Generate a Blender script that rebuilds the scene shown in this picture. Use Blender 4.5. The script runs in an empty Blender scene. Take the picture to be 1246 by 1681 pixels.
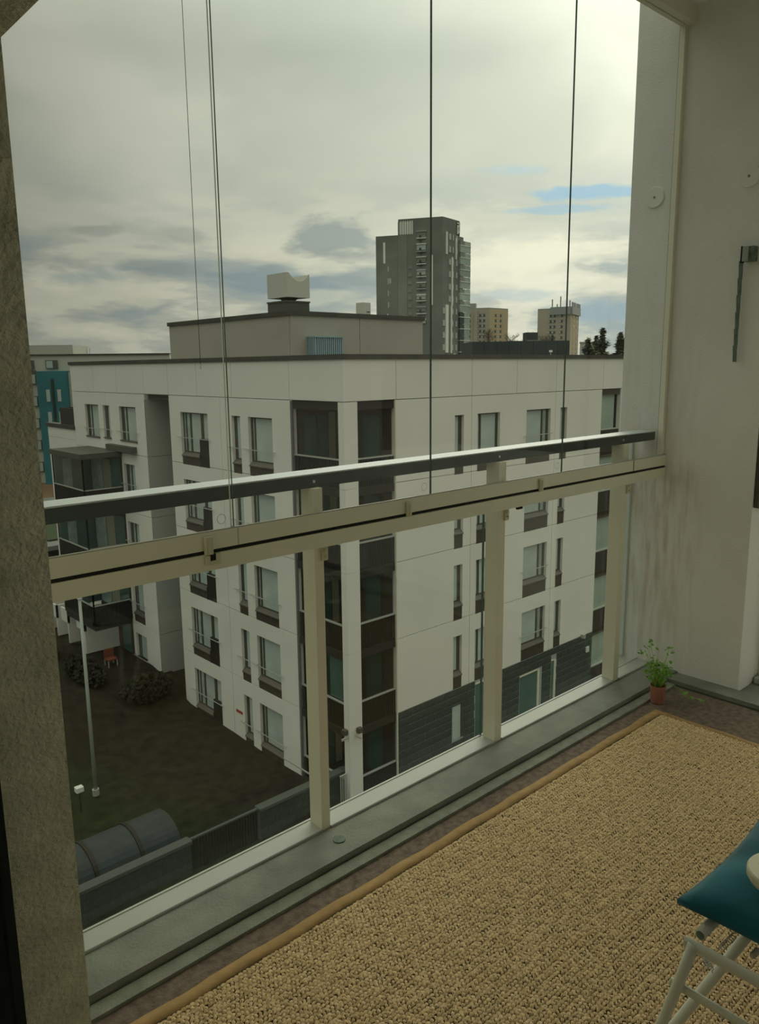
import bpy, math, random
from mathutils import Vector, Matrix
random.seed(7)
scene = bpy.context.scene
COL = scene.collection
# ------------------------------------------------------------------ camera
CAM_H = 1.6
def setup_camera():
    f, pitch, roll, yaw = 1274.37, 0.185359, -0.0107751, 0.739165
    F = Vector((math.sin(yaw)*math.cos(pitch), math.cos(yaw)*math.cos(pitch), -math.sin(pitch)))
    R = Vector((math.cos(yaw), -math.sin(yaw), 0)); U = R.cross(F)
    c, s = math.cos(roll), math.sin(roll)
    R2 = R*c + U*s; U2 = U*c - R*s
    cd = bpy.data.cameras.new('camera'); co = bpy.data.objects.new('camera', cd); COL.objects.link(co)
    m = Matrix(((R2.x, U2.x, -F.x, 0), (R2.y, U2.y, -F.y, 0), (R2.z, U2.z, -F.z, CAM_H), (0, 0, 0, 1)))
    co.matrix_world = m
    cd.sensor_fit = 'VERTICAL'; cd.sensor_height = 36.0; cd.lens = f/1681*36.0
    cd.clip_start = 0.02; cd.clip_end = 5000
    scene.camera = co
setup_camera()
# ------------------------------------------------------------------ node helpers
def nd(nt, t, **k):
    n = nt.nodes.new(t)
    for a, b in k.items():
        if a.startswith('i_'): n.inputs[a[2:].replace('_', ' ')].default_value = b
        else: setattr(n, a, b)
    return n
def ramp(nt, src, stops, interp='EASE'):
    r = nt.nodes.new('ShaderNodeValToRGB'); cr = r.color_ramp; cr.interpolation = interp
    while len(cr.elements) < len(stops): cr.elements.new(.5)
    for e, (p, c) in zip(cr.elements, stops):
        e.position = p; e.color = (c[0], c[1], c[2], 1) if isinstance(c, (tuple, list)) else (c, c, c, 1)
    nt.links.new(src, r.inputs[0]); return r.outputs[0]
def mixc(nt, fac, a, b, mode='MIX'):
    m = nt.nodes.new('ShaderNodeMix'); m.data_type = 'RGBA'; m.blend_type = mode
    for s, v in ((m.inputs[0], fac), (m.inputs[6], a), (m.inputs[7], b)):
        if hasattr(v, 'is_output') or isinstance(v, bpy.types.NodeSocket): nt.links.new(v, s)
        elif isinstance(v, (tuple, list)): s.default_value = (v[0], v[1], v[2], 1)
        else: s.default_value = v
    return m.outputs[2]
def math_n(nt, op, a, b=None, c=None, clamp=False):
    m = nt.nodes.new('ShaderNodeMath'); m.operation = op; m.use_clamp = clamp
    for i, v in enumerate((a, b, c)):
        if v is None: continue
        if isinstance(v, bpy.types.NodeSocket): nt.links.new(v, m.inputs[i])
        else: m.inputs[i].default_value = v
    return m.outputs[0]
# ------------------------------------------------------------------ world
SUN_AZ, SUN_EL = math.radians(61), math.radians(24)
def setup_world():
    w = bpy.data.worlds.new('overcast_sky'); scene.world = w; w.use_nodes = True
    nt = w.node_tree; nt.nodes.clear()
    out = nd(nt, 'ShaderNodeOutputWorld'); bg = nd(nt, 'ShaderNodeBackground'); nt.links.new(bg.outputs[0], out.inputs[0])
    tc = nd(nt, 'ShaderNodeTexCoord'); sep = nd(nt, 'ShaderNodeSeparateXYZ'); nt.links.new(tc.outputs['Generated'], sep.inputs[0])
    z = math_n(nt, 'MAXIMUM', sep.outputs[2], 0.0)
    az = math_n(nt, 'MULTIPLY', math_n(nt, 'ARCTAN2', sep.outputs[0], sep.outputs[1]), 57.2958)
    el = math_n(nt, 'MULTIPLY', math_n(nt, 'ARCSINE', sep.outputs[2]), 57.2958)
    ae = nd(nt, 'ShaderNodeCombineXYZ'); nt.links.new(az, ae.inputs[0]); nt.links.new(el, ae.inputs[1])
    def noise(scale, detail, rough, off, zs, dist=0.0):
        mp = nd(nt, 'ShaderNodeMapping'); mp.inputs['Location'].default_value = off; mp.inputs['Scale'].default_value = (1, 1, zs); nt.links.new(tc.outputs['Generated'], mp.inputs[0])
        n = nd(nt, 'ShaderNodeTexNoise'); n.inputs['Scale'].default_value = scale; n.inputs['Detail'].default_value = detail
        n.inputs['Roughness'].default_value = rough; n.inputs['Distortion'].default_value = dist
        nt.links.new(mp.outputs[0], n.inputs['Vector']); return n.outputs[0]
    n1 = noise(2.4, 4, 0.48, (3.1, 1.7, 0), 1.9, .2)
    n2 = noise(5.2, 6, 0.55, (2.4, 5.2, 2), 4.2, .15)
    nb = noise(9.0, 5, 0.62, (7.7, 1.2, 5), 3.0, .1)
    # upper, nearly even cloud deck
    deck = ramp(nt, n1, [(0.30, (.405, .440, .375)), (0.50, (.480, .505, .420)), (0.70, (.60, .615, .51))])
    # low band: broken clouds, blue grey bellies, cream tops
    low = ramp(nt, n2, [(0.32, (.24, .315, .335)), (0.43, (.34, .39, .37)), (0.50, (.46, .48, .41)), (0.56, (.62, .62, .50)), (0.66, (.72, .71, .57))])
    fel = ramp(nt, z, [(0.0, .95), (0.12, .9), (0.17, .30), (0.26, 0.0)])
    base = mixc(nt, fel, deck, low)
    nsh = math_n(nt, 'MULTIPLY_ADD', nb, 6.6, 1.875-3.3)
    def blob(a, e, ra, re, col, amt, base):
        v = nd(nt, 'ShaderNodeVectorMath', operation='MULTIPLY_ADD'); nt.links.new(ae.outputs[0], v.inputs[0])
        v.inputs[1].default_value = (1.5/ra, 1.5/re, 0); v.inputs[2].default_value = (-1.5*a/ra, -1.5*e/re, 0)
        ln = nd(nt, 'ShaderNodeVectorMath', operation='LENGTH'); nt.links.new(v.outputs[0], ln.inputs[0])
        f = math_n(nt, 'MULTIPLY', math_n(nt, 'SUBTRACT', nsh, ln.outputs['Value'], clamp=True), amt)
        return mixc(nt, f, base, col)
    for q in ((53.5, 7.2, 4.0, 1.2, (.74, .73, .56), .7), (57.8, 7.4, 3.0, .9, (.72, .71, .56), .6), (47, 9.5, 3, 1.4, (.66, .67, .52), .4), (34, 8.6, 6, .9, (.62, .63, .49), .5), (24.5, 7.6, 4, .6, (.60, .61, .49), .45),
              (26.2, 4.6, 1.4, .45, (.62, .62, .48), .7), (38.5, 6.9, 3.0, .5, (.64, .65, .50), .6), (37.6, 4.9, 3.5, .5, (.56, .58, .46), .6),
              (39.4, 8.8, 3.3, 1.0, (.27, .315, .30), .80), (41.4, 6.1, 2.2, .55, (.27, .33, .32), .75), (27.6, 6.7, 2.2, .55, (.27, .32, .31), .7), (29.3, 8.9, 1.8, .5, (.33, .36, .33), .5), (23.0, 9.0, 2.0, .4, (.32, .35, .32), .55), (35.1, 6.8, 1.2, .35, (.28, .33, .32), .7),
              (50.8, 4.7, 3.2, .5, (.38, .46, .48), .6), (57.6, 3.4, 4.0, .7, (.26, .36, .41), .7), (22.5, 6.0, 3.0, .6, (.30, .39, .40), .5),
              (51.8, 12.9, 3.2, .45, (.36, .50, .55), .55), (57.0, 11.3, 3.4, .42, (.27, .43, .54), .85), (55.4, 10.3, 3.4, .22, (.30, .44, .52), .7)):
        base = blob(*q, base)
    # an overcast sky is brighter overhead than at the horizon
    zen = ramp(nt, z, [(.34, .25), (.95, 1.0)], 'LINEAR')
    zs_ = math_n(nt, 'MULTIPLY', zen, 4.0); zc = nd(nt, 'ShaderNodeCombineXYZ')
    for i in range(3): nt.links.new(zs_, zc.inputs[i])
    base = mixc(nt, 1.0, base, zc.outputs[0], 'MULTIPLY')
    # the hidden sun brightens the deck around it
    sd = Vector((math.sin(SUN_AZ)*math.cos(SUN_EL), math.cos(SUN_AZ)*math.cos(SUN_EL), math.sin(SUN_EL)))
    dot = nd(nt, 'ShaderNodeVectorMath', operation='DOT_PRODUCT'); nt.links.new(tc.outputs['Generated'], dot.inputs[0]); dot.inputs[1].default_value = sd
    d = math_n(nt, 'MAXIMUM', dot.outputs['Value'], 0.0)
    g1 = math_n(nt, 'MULTIPLY', math_n(nt, 'POWER', d, 6.0), 1.05)
    g2 = math_n(nt, 'MULTIPLY', math_n(nt, 'POWER', d, 120.0), 0.75)
    g = math_n(nt, 'ADD', math_n(nt, 'ADD', g1, g2), 0.60)
    gl = nd(nt, 'ShaderNodeCombineXYZ')
    for i in range(3): nt.links.new(g, gl.inputs[i])
    col = mixc(nt, 1.0, base, gl.outputs[0], 'MULTIPLY')
    up = ramp(nt, sep.outputs[2], [(0.0, 0.0), (0.004, 1.0)])
    col = mixc(nt, up, (.06, .062, .045), col)
    nt.links.new(col, bg.inputs[0]); bg.inputs[1].default_value = 1.0
setup_world()
# soft sun behind the cloud deck
sl = bpy.data.lights.new('veiled_sun', 'SUN'); sl.energy = 1.6; sl.angle = math.radians(50); sl.color = (1, .97, .82)
so = bpy.data.objects.new('veiled_sun', sl); COL.objects.link(so)
sd = Vector((math.sin(SUN_AZ)*math.cos(SUN_EL), math.cos(SUN_AZ)*math.cos(SUN_EL), math.sin(SUN_EL)))
so.rotation_euler = sd.to_track_quat('Z', 'Y').to_euler(); so.location = (0, -3, 30)
scene.view_settings.view_transform = 'Standard'
try: scene.view_settings.look = 'None'
except Exception: pass
scene.view_settings.exposure = 0.0; scene.view_settings.gamma = 1.0
scene.view_settings.use_curve_mapping = False
# ------------------------------------------------------------------ materials
def mat(name, c, rough=.7, metal=0.0, noise=None, bump=None, spec=.3):
    """noise=(scale, amount, detail) varies the base colour; bump=(scale, strength)"""
    m = bpy.data.materials.new(name); m.use_nodes = True; nt = m.node_tree
    b = nt.nodes['Principled BSDF']; b.inputs['Roughness'].default_value = rough; b.inputs['Metallic'].default_value = metal
    b.inputs['Specular IOR Level'].default_value = spec
    tc = nd(nt, 'ShaderNodeTexCoord')
    if noise:
        n = nd(nt, 'ShaderNodeTexNoise'); n.inputs['Scale'].default_value = noise[0]; n.inputs['Detail'].default_value = noise[2] if len(noise) > 2 else 4
        nt.links.new(tc.outputs['Object'], n.inputs['Vector'])
        a = noise[1]
        o = ramp(nt, n.outputs[0], [(0.25, tuple(x*(1-a) for x in c)), (0.75, tuple(min(1, x*(1+a)) for x in c))], 'LINEAR')
        nt.links.new(o, b.inputs['Base Color'])
    else: b.inputs['Base Color'].default_value = (*c, 1)
    if bump:
        n2 = nd(nt, 'ShaderNodeTexNoise'); n2.inputs['Scale'].default_value = bump[0]; n2.inputs['Detail'].default_value = 5
        nt.links.new(tc.outputs['Object'], n2.inputs['Vector'])
        bp = nd(nt, 'ShaderNodeBump'); bp.inputs['Strength'].default_value = bump[1]; bp.inputs['Distance'].default_value = .01
        nt.links.new(n2.outputs[0], bp.inputs['Height']); nt.links.new(bp.outputs[0], b.inputs['Normal'])
    return m
def glass_mat(name, tint, gloss=.06):
    m = bpy.data.materials.new(name); m.use_nodes = True; nt = m.node_tree; nt.nodes.clear()
    out = nd(nt, 'ShaderNodeOutputMaterial'); mx = nd(nt, 'ShaderNodeMixShader')
    tr = nd(nt, 'ShaderNodeBsdfTransparent'); tr.inputs[0].default_value = (*tint, 1)
    gl = nd(nt, 'ShaderNodeBsdfGlossy'); gl.inputs['Roughness'].default_value = 0.0; gl.inputs[0].default_value = (1, 1, 1, 1)
    lw = nd(nt, 'ShaderNodeLayerWeight'); lw.inputs[0].default_value = .5
    f = math_n(nt, 'ADD', math_n(nt, 'MULTIPLY', math_n(nt, 'POWER', lw.outputs['Facing'], 5.0), .6), gloss, clamp=True)
    nt.links.new(f, mx.inputs[0]); nt.links.new(tr.outputs[0], mx.inputs[1]); nt.links.new(gl.outputs[0], mx.inputs[2]); nt.links.new(mx.outputs[0], out.inputs[0])
    return m
M = {}
M['plaster'] = mat('wall_plaster', (.80, .79, .75), .9, noise=(2.2, .07), bump=(160, .35))
M['stub'] = mat('rough_concrete', (.80, .77, .58), .95, noise=(14, .22, 8), bump=(90, 1.0))
M['ceiling'] = mat('ceiling_paint', (.88, .88, .86), .9)
M['kerb'] = mat('kerb_concrete', (.225, .235, .195), .9, noise=(9, .20, 8), bump=(120, .4))
M['floor'] = mat('floor_concrete', (.165, .125, .095), .92, noise=(45, .42, 10), bump=(140, .6))
M['floor_grey'] = mat('floor_concrete_grey', (.23, .24, .19), .92, noise=(20, .22, 8), bump=(140, .5))
M['groove'] = mat('dark_joint', (.05, .05, .035), .95)
M['alu'] = mat('painted_aluminium', (.78, .75, .61), .45, noise=(3, .04), spec=.4)
M['alu_light'] = mat('light_painted_sill', (.42, .43, .39), .5, noise=(4, .05))
M['alu_post'] = mat('painted_post', (.78, .75, .61), .5, noise=(5, .05))
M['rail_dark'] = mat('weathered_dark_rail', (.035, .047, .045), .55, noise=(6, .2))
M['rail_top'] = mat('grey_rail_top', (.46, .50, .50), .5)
M['black'] = mat('black_rubber', (.02, .02, .016), .8)
M['clip'] = mat('ivory_plastic', (.60, .57, .42), .5)
M['white_metal'] = mat('white_enamel', (.66, .66, .56), .45)
M['strip'] = mat('pale_strip', (.60, .64, .62), .5)
M['rope'] = mat('grey_green_strap', (.14, .18, .14), .8, noise=(60, .3))
M['bracket'] = mat('bracket_green_grey', (.12, .16, .12), .5, noise=(30, .5))
M['bracket_lite'] = mat('bracket_pale', (.30, .36, .33), .4)
M['teal'] = mat('teal_velvet', (.010, .105, .135), .95, noise=(9, .30, 4), spec=.1)
M['teal'].node_tree.nodes['Principled BSDF'].inputs['Sheen Weight'].default_value = .25
M['terracotta'] = mat('plant_pot_red', (.36, .15, .11), .6, noise=(20, .15))
M['leaf'] = mat('leaf_green', (.16, .34, .05), .6, noise=(40, .4))
M['stem'] = mat('stem_green', (.30, .48, .08), .6)
M['straw'] = mat('jute_braid', (.66, .485, .265), .85, noise=(150, .42, 3))
M['straw_base'] = mat('jute_base', (.06, .042, .02), .95)
M['binding'] = mat('rug_binding', (.36, .225, .09), .85, noise=(30, .15), bump=(300, .3))
M['frame_black'] = mat('dark_window_frame', (.008, .012, .009), .6)
M['room'] = mat('room_wall', (.10, .10, .085), .9)
M['glass'] = glass_mat('clear_glass', (.985, .988, .98), .016)
M['glass_low'] = glass_mat('green_clear_glass', (.965, .975, .962), .018)
M['glass_edge'] = mat('glass_edge_dark', (.10, .15, .12), .2)
M['glass_edge_light'] = mat('glass_edge_light', (.62, .70, .60), .2)
M['ring'] = mat('ring_mark', (.42, .42, .38), .5)
# far materials
M['facade'] = mat('white_facade', (.84, .82, .76), .9, noise=(.45, .045, 5))
M['facade_side'] = mat('shaded_grey_facade', (.52, .515, .47), .9, noise=(.6, .05))  # darker facade copy: recess shade put into the colour, own walls share it
M['facade_core'] = mat('dark_core', (.12, .12, .10), .9)
M['copper'] = mat('roof_edge_brown', (.070, .066, .052), .7, noise=(1.5, .3))
M['roof'] = mat('roof_felt', (.10, .10, .09), .95)
M['pent'] = mat('penthouse_render', (.42, .40, .34), .9, noise=(.5, .06, 6))
M['brown'] = mat('brown_panel', (.075, .062, .047), .6, noise=(3, .2))
M['frame'] = mat('brown_window_frame', (.085, .08, .062), .5)
M['sill'] = mat('window_sill_brown', (.12, .11, .09), .4)
M['blind'] = mat('pale_blind_glass', (.54, .62, .59), .12, noise=(.9, .14), spec=.6)
M['blind_b'] = mat('pale_curtain_glass', (.40, .49, .46), .15, noise=(2, .3), spec=.6)
M['dark_glass'] = mat('dark_glass', (.03, .045, .038), .08, spec=.8)
M['teal_glass'] = mat('teal_glass', (.085, .16, .14), .1, noise=(1, .2), spec=.7)
M['curtain'] = mat('cream_curtain', (.36, .36, .27), .8)
M['metal'] = mat('galvanised_rail', (.55, .56, .52), .4, metal=.3)
M['log_wall'] = mat('loggia_dark_boarding', (.085, .066, .052), .8, noise=(1, .2))
M['log_slab'] = mat('loggia_slab', (.035, .032, .026), .8)
M['slat'] = mat('loggia_slats', (.032, .030, .024), .6)
M['lens'] = mat('lamp_white', (.7, .72, .66), .4)
M['vent'] = mat('white_sheet_metal', (.60, .60, .53), .5)
M['vent_base'] = mat('dark_flashing', (.10, .10, .078), .7)
M['louvre'] = mat('blue_grey_louvre', (.30, .42, .48), .5)
M['louvre_dark'] = mat('louvre_shadow', (.05, .075, .08), .6)
M['brick'] = mat('dark_block', (.058, .075, .066), .75, noise=(1.7, .32, 6))
M['mortar'] = mat('pale_mortar', (.38, .43, .41), .9)
M['mortar_dim'] = mat('dim_mortar', (.13, .15, .14), .9)
M['ground'] = mat('bare_soil', (.045, .036, .022), 1, noise=(.35, .4, 10), bump=(3, .6))
M['lawn'] = mat('dark_lawn', (.030, .048, .016), 1, noise=(1.2, .4, 10), bump=(9, .6))
M['far_ground'] = mat('far_ground', (.085, .08, .055), 1, noise=(.03, .5, 8))
M['asphalt'] = mat('grey_asphalt', (.16, .165, .155), .9, noise=(.3, .1))
M['rust_soil'] = mat('autumn_grass', (.16, .095, .045), 1, noise=(.2, .3))
M['pole'] = mat('pale_pole', (.45, .48, .44), .5)
M['cap'] = mat('wall_cap', (.10, .11, .095), .8)
M['shelter'] = mat('grey_tarpaulin', (.045, .058, .058), .6, noise=(2, .2))
M['tower'] = mat('tower_cladding', (.20, .22, .195), .6, noise=(.12, .22, 4))  # cladding lightened so that distance haze sits in its colour
M['tower2'] = mat('tower_cladding_light', (.245, .265, .235), .6, noise=(.15, .15))
M['tower_win'] = mat('tower_window', (.45, .52, .48), .15, spec=.6)
M['tower_glass'] = mat('tower_balcony_glass', (.34, .42, .36), .12, noise=(.25, .4), spec=.7)
M['tower_green'] = mat('tower_dark_green', (.022, .045, .038), .2)
M['white'] = mat('white_fin', (.92, .92, .84), .6)
M['beige'] = mat('beige_tower_wall', (.44, .40, .32), .9, noise=(.08, .08))
M['beige_lit'] = mat('beige_tower_end', (.56, .45, .30), .9)  # lit copy of the beige, sunlight put into the colour
M['beige_win'] = mat('beige_window', (.10, .105, .09), .3)
M['mast'] = mat('antenna_grey', (.32, .35, .33), .6)
M['dark_blue'] = mat('dark_cladding', (.028, .042, .042), .6, noise=(.4, .3))
M['teal_wall'] = mat('teal_wall', (.03, .17, .20), .8, noise=(.2, .2))
M['far_white'] = mat('far_white_wall', (.52, .52, .45), .9)
M['needles'] = mat('pine_needles', (.14, .17, .10), .9, noise=(2, .5))
M['hedge'] = mat('dark_hedge', (.035, .035, .02), 1, noise=(2, .5))
M['downpipe'] = mat('grey_violet_pipe', (.19, .18, .19), .6)
M['bark'] = mat('bark', (.09, .065, .04), .95)
M['twig'] = mat('bare_twigs', (.13, .10, .06), .95)
M['red'] = mat('red_sign', (.42, .07, .05), .6)
# stains on the right-hand wall: brown drips below the rail and along the frame
def stain_wall():
    m = mat('stained_plaster', (.44, .435, .375), .9, bump=(160, .35)); nt = m.node_tree; b = nt.nodes['Principled BSDF']
    geo = nd(nt, 'ShaderNodeNewGeometry'); sp = nd(nt, 'ShaderNodeSeparateXYZ'); nt.links.new(geo.outputs['Position'], sp.inputs[0])
    mp = nd(nt, 'ShaderNodeMapping'); mp.inputs['Scale'].default_value = (1, 34, 5.0); nt.links.new(geo.outputs['Position'], mp.inputs[0])
    n = nd(nt, 'ShaderNodeTexNoise'); n.inputs['Scale'].default_value = 1.0; n.inputs['Detail'].default_value = 6; nt.links.new(mp.outputs[0], n.inputs['Vector'])
    nf = nd(nt, 'ShaderNodeTexNoise'); nf.inputs['Scale'].default_value = 3; nt.links.new(geo.outputs['Position'], nf.inputs['Vector'])
    base = ramp(nt, nf.outputs[0], [(.3, (.77, .76, .72)), (.7, (.82, .81, .77))])
    s = ramp(nt, n.outputs[0], [(.38, 0.0), (.72, 1.0)])
    fy = ramp(nt, math_n(nt, 'SUBTRACT', sp.outputs[1], 1.2), [(.42, 0.0), (.66, .8), (.74, 1.0)])
    fz = ramp(nt, math_n(nt, 'MULTIPLY', sp.outputs[2], .5), [(0.0, .35), (.35, .8), (.53, 1.0), (.58, .25), (1.0, .1)])
    fac = math_n(nt, 'MULTIPLY', math_n(nt, 'MULTIPLY', s, fy), math_n(nt, 'MULTIPLY', fz, .60))
    nt.links.new(mixc(nt, fac, base, (.38, .27, .16)), b.inputs['Base Color'])
    return m
M['stained'] = stain_wall()
# ------------------------------------------------------------------ mesh helpers
ORG = {}
def tag(o, label=None, cat=None, group=None, kind=None):
    if label: o['label'] = label
    if cat: o['category'] = cat
    if group: o['group'] = group
    if kind: o['kind'] = kind
    return o
def thing(name, loc, label, cat, group=None):
    o = bpy.data.objects.new(name, None); o.empty_display_size = .05; COL.objects.link(o); o.location = loc
    ORG[o.name] = Vector(loc); return tag(o, label, cat, group)
class MB:
    def __init__(s): s.v = []; s.f = []
    def add(s, vs, fs):
        n = len(s.v); s.v += [tuple(p) for p in vs]; s.f += [tuple(n+i for i in f) for f in fs]; return s
    def hexa(s, p):   # bottom 4 ccw, top 4
        return s.add(p, [(3, 2, 1, 0), (4, 5, 6, 7), (0, 1, 5, 4), (1, 2, 6, 5), (2, 3, 7, 6), (3, 0, 4, 7)])
    def box(s, x0, x1, y0, y1, z0, z1):
        return s.hexa([(x0, y0, z0), (x1, y0, z0), (x1, y1, z0), (x0, y1, z0), (x0, y0, z1), (x1, y0, z1), (x1, y1, z1), (x0, y1, z1)])
    def tube(s, pts, r, n=10, cap=True):
        pts = [Vector(p) for p in pts]; rs = r if isinstance(r, (list, tuple)) else [r]*len(pts)
        rings = []; ref = None
        for i, p in enumerate(pts):
            t = (pts[min(i+1, len(pts)-1)]-pts[max(i-1, 0)]).normalized()
            if ref is None: ref = t.orthogonal().normalized()
            a = (ref-t*ref.dot(t)).normalized(); ref = a; b = t.cross(a)
            rings.append([p+(a*math.cos(2*math.pi*k/n)+b*math.sin(2*math.pi*k/n))*rs[i] for k in range(n)])
        vs = [q for rg in rings for q in rg]; fs = []
        for i in range(len(pts)-1):
            for k in range(n): fs.append((i*n+k, i*n+(k+1) % n, (i+1)*n+(k+1) % n, (i+1)*n+k))
        if cap: fs.append(tuple(range(n-1, -1, -1))); fs.append(tuple((len(pts)-1)*n+k for k in range(n)))
        return s.add(vs, fs)
    def disc(s, c, axis, r, h, n=24):
        a = Vector(axis).normalized(); c = Vector(c); return s.tube([c, c+a*h], r, n)
    def lathe(s, c, prof, n=24):
        vs = []; fs = []
        for r, z in prof:
            for k in range(n): vs.append((c[0]+r*math.cos(2*math.pi*k/n), c[1]+r*math.sin(2*math.pi*k/n), c[2]+z))
        for i in range(len(prof)-1):
            for k in range(n): fs.append((i*n+k, i*n+(k+1) % n, (i+1)*n+(k+1) % n, (i+1)*n+k))
        return s.add(vs, fs)
    def build(s, name, m, parent=None, smooth=False, bevel=0, label=None, kind=None):
        me = bpy.data.meshes.new(name); o = bpy.data.objects.new(name, me); COL.objects.link(o)
        org = ORG[parent.name] if parent else None
        if org is None:
            if s.v:
                xs, ys, zs = zip(*s.v); org = Vector(((min(xs)+max(xs))/2, (min(ys)+max(ys))/2, min(zs)))
            o.location = org
        me.from_pydata([(x-org.x, y-org.y, z-org.z) for x, y, z in s.v], [], s.f); me.update()
        if parent: o.parent = parent
        ORG[o.name] = org
        me.materials.append(m if not isinstance(m, str) else M[m])
        if smooth:
            for p in me.polygons: p.use_smooth = True
        if bevel:
            b = o.modifiers.new('bevel', 'BEVEL'); b.width = bevel; b.segments = 2; b.limit_method = 'ANGLE'
        if label: o['label'] = label
        if kind: o['kind'] = kind
        return o
def copy_tree(o, dz=0.0, parent=None, off=None):
    c = o.copy(); COL.objects.link(c); ORG[c.name] = ORG[o.name]
    if parent is not None: c.parent = parent
    if off is not None: c.location = o.location + Vector(off)
    for ch in o.children:
        if ch.name in ORG:
            d = ch.copy(); COL.objects.link(d); d.parent = c; ORG[d.name] = ORG[ch.name]
            for g in ch.children:
                e = g.copy(); COL.objects.link(e); e.parent = d
    return c
def S(name, mb, m, **k):    # piece of the setting
    o = mb.build(name, m, **k); o['kind'] = 'structure'; return o
# ================================================================== BALCONY SHELL
XL, XR, YS = 0.495, 3.70, 1.466          # outer faces of the end walls, and where the stubs stop
YG = 1.917; YO = 2.17; ZC = 3.20; YH = -0.45
S('floor', MB().box(XL, XR, YH, 1.745, -.25, 0), 'floor')
S('trim_1', MB().box(XL, 3.575, 1.722, 1.768, -.24, .010), 'floor_grey')
S('trim_2', MB().box(XL, XR, 1.768, 1.778, -.24, .003), 'groove')
kerb = S('trim_3', MB().box(XL, XR, 1.778, 2.012, -.25, .030), 'kerb')
mb = MB().box(3.592, XR, YH, 1.788, -.2, .022); S('trim_4', mb, 'kerb')
S('trim_5', MB().box(3.575, 3.592, YH, 1.745, -.2, .001), 'groove')
S('ceiling', MB().box(-.2, 5.0, -2.4, 1.955, ZC, ZC+.25), 'ceiling')
# right end wall
S('wall_right', MB().box(XR, XR+.24, YS, YO, -.25, ZC+.25), 'stained')
S('wall_right_lintel', MB().box(XR, XR+.24, YH, YS, 2.35, ZC), 'plaster')
S('trim_6', MB().box(XR, XR+.5, YH, YS, -.25, .012), 'kerb')
dr = bpy.data.objects.new('door_1', None); COL.objects.link(dr); dr.location = (3.93, .5, 0); ORG['door_1'] = Vector((3.93, .5, 0)); dr['kind'] = 'structure'
MB().box(3.925, 3.985, YS-.055, YS-.002, .012, 2.35).box(3.925, 3.985, YH, YS-.055, 2.28, 2.35).build('door_frame', 'white_metal', dr, label='white door frame')
MB().box(3.945, 3.951, YH, YS-.055, .05, 2.28).build('door_glass', 'glass', dr)
MB().box(3.86, 4.0, YH, YS-.01, .012, .045).build('threshold', 'metal', dr, bevel=.004, label='bright metal threshold')
# left end wall with its opening; the camera looks out through it
S('wall_left', MB().box(.367, XL, YS, YO, -.25, ZC), 'stub')
S('wall_left_lintel', MB().box(.367, XL, YH, YS, 2.145, ZC), 'stub')
S('wall_left_base', MB().box(.367, XL, YH, YS, -.25, .20), 'stub')
w1 = bpy.data.objects.new('window_1', None); COL.objects.link(w1); w1.location = (.35, .5, .2); ORG['window_1'] = Vector((.35, .5, .2)); w1['kind'] = 'structure'
MB().box(.30, .366, YS-.02, YS+.08, .10, 2.25).box(.30, .366, YH, YS-.02, 2.125, 2.25).box(.30, .366, YH, YS-.02, .10, .225).build('window_frame', 'frame_black', w1, label='nearly black window frame')
MB().box(.343, .349, YH, YS-.02, .225, 2.125).build('window_pane', 'glass', w1)
# room behind the camera
S('wall_back', MB().box(-2.6, .31, -2.6, -2.5, -.3, 2.9), 'room')
S('wall_room_left', MB().box(-2.6, .385, 1.56, 1.66, -.3, 2.9), 'room')
S('wall_room_rear', MB().box(-2.7, -2.6, -2.6, 1.66, -.3, 2.9), 'room')
S('wall_house', MB().box(.385, XR+.24, YH-.1, YH, -.25, ZC), 'ceiling')
S('wall_room_side', MB().box(.25, .385, -2.6, YH-.1, -.3, 2.9), 'room')
S('ceiling_room', MB().box(-2.7, .385, -2.6, 1.66, 2.8, 2.9), 'room')
S('floor_room', MB().box(-2.7, .31, -2.6, 1.66, -.35, -.25), 'room')
# round filled casting marks on the right wall
for y, z, lab in ((2.040, 2.395, 'round plaster plug on the right wall, on the outer strip beyond the glazing'), (1.59, 2.415, 'round plaster plug on the right wall, above the hanging strap')):
    t = thing('wall_plug', (XR, y, z), lab, 'wall plug', None)
    MB().disc((XR+.01, y, z), (-1, 0, 0), .049, .017, 32).build('disc', 'plaster', t, bevel=.003)
    MB().disc((XR+.01, y, z), (-1, 0, 0), .006, .0185, 10).build('centre_dimple', 'kerb', t)
# ------------------------------------------------------------------ glazing on the parapet
tr = thing('lower_glazing_track', (2.1, YG, 1.03), 'beige horizontal double track rail running across under the upper glass panes', 'track rail')
MB().box(XL, XR, 1.906, 1.930, 1.094, 1.146).build('upper_profile', 'alu', tr, bevel=.0015)
MB().box(XL, XR, 1.905, 1.930, 1.034, 1.083).build('lower_profile', 'alu', tr, bevel=.0015)
MB().box(XL, XR, 1.9115, 1.929, 1.083, 1.094).build('black_gasket', 'black', tr)
MB().box(XL, XR, 1.907, 1.911, 1.146, 1.149).build('top_lip', 'alu_light', tr)
for x in (1.181, 3.386): MB().box(x-.0012, x+.0012, 1.9045, 1.9062, 1.095, 1.1455).build('track_joint', 'alu_light' if x < 2 else 'black', tr)
MB().box(1.168, 1.174, 1.909, 1.924, 1.1465, 1.150).build('pane_stop', 'alu_light', tr)
cl = []
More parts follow.
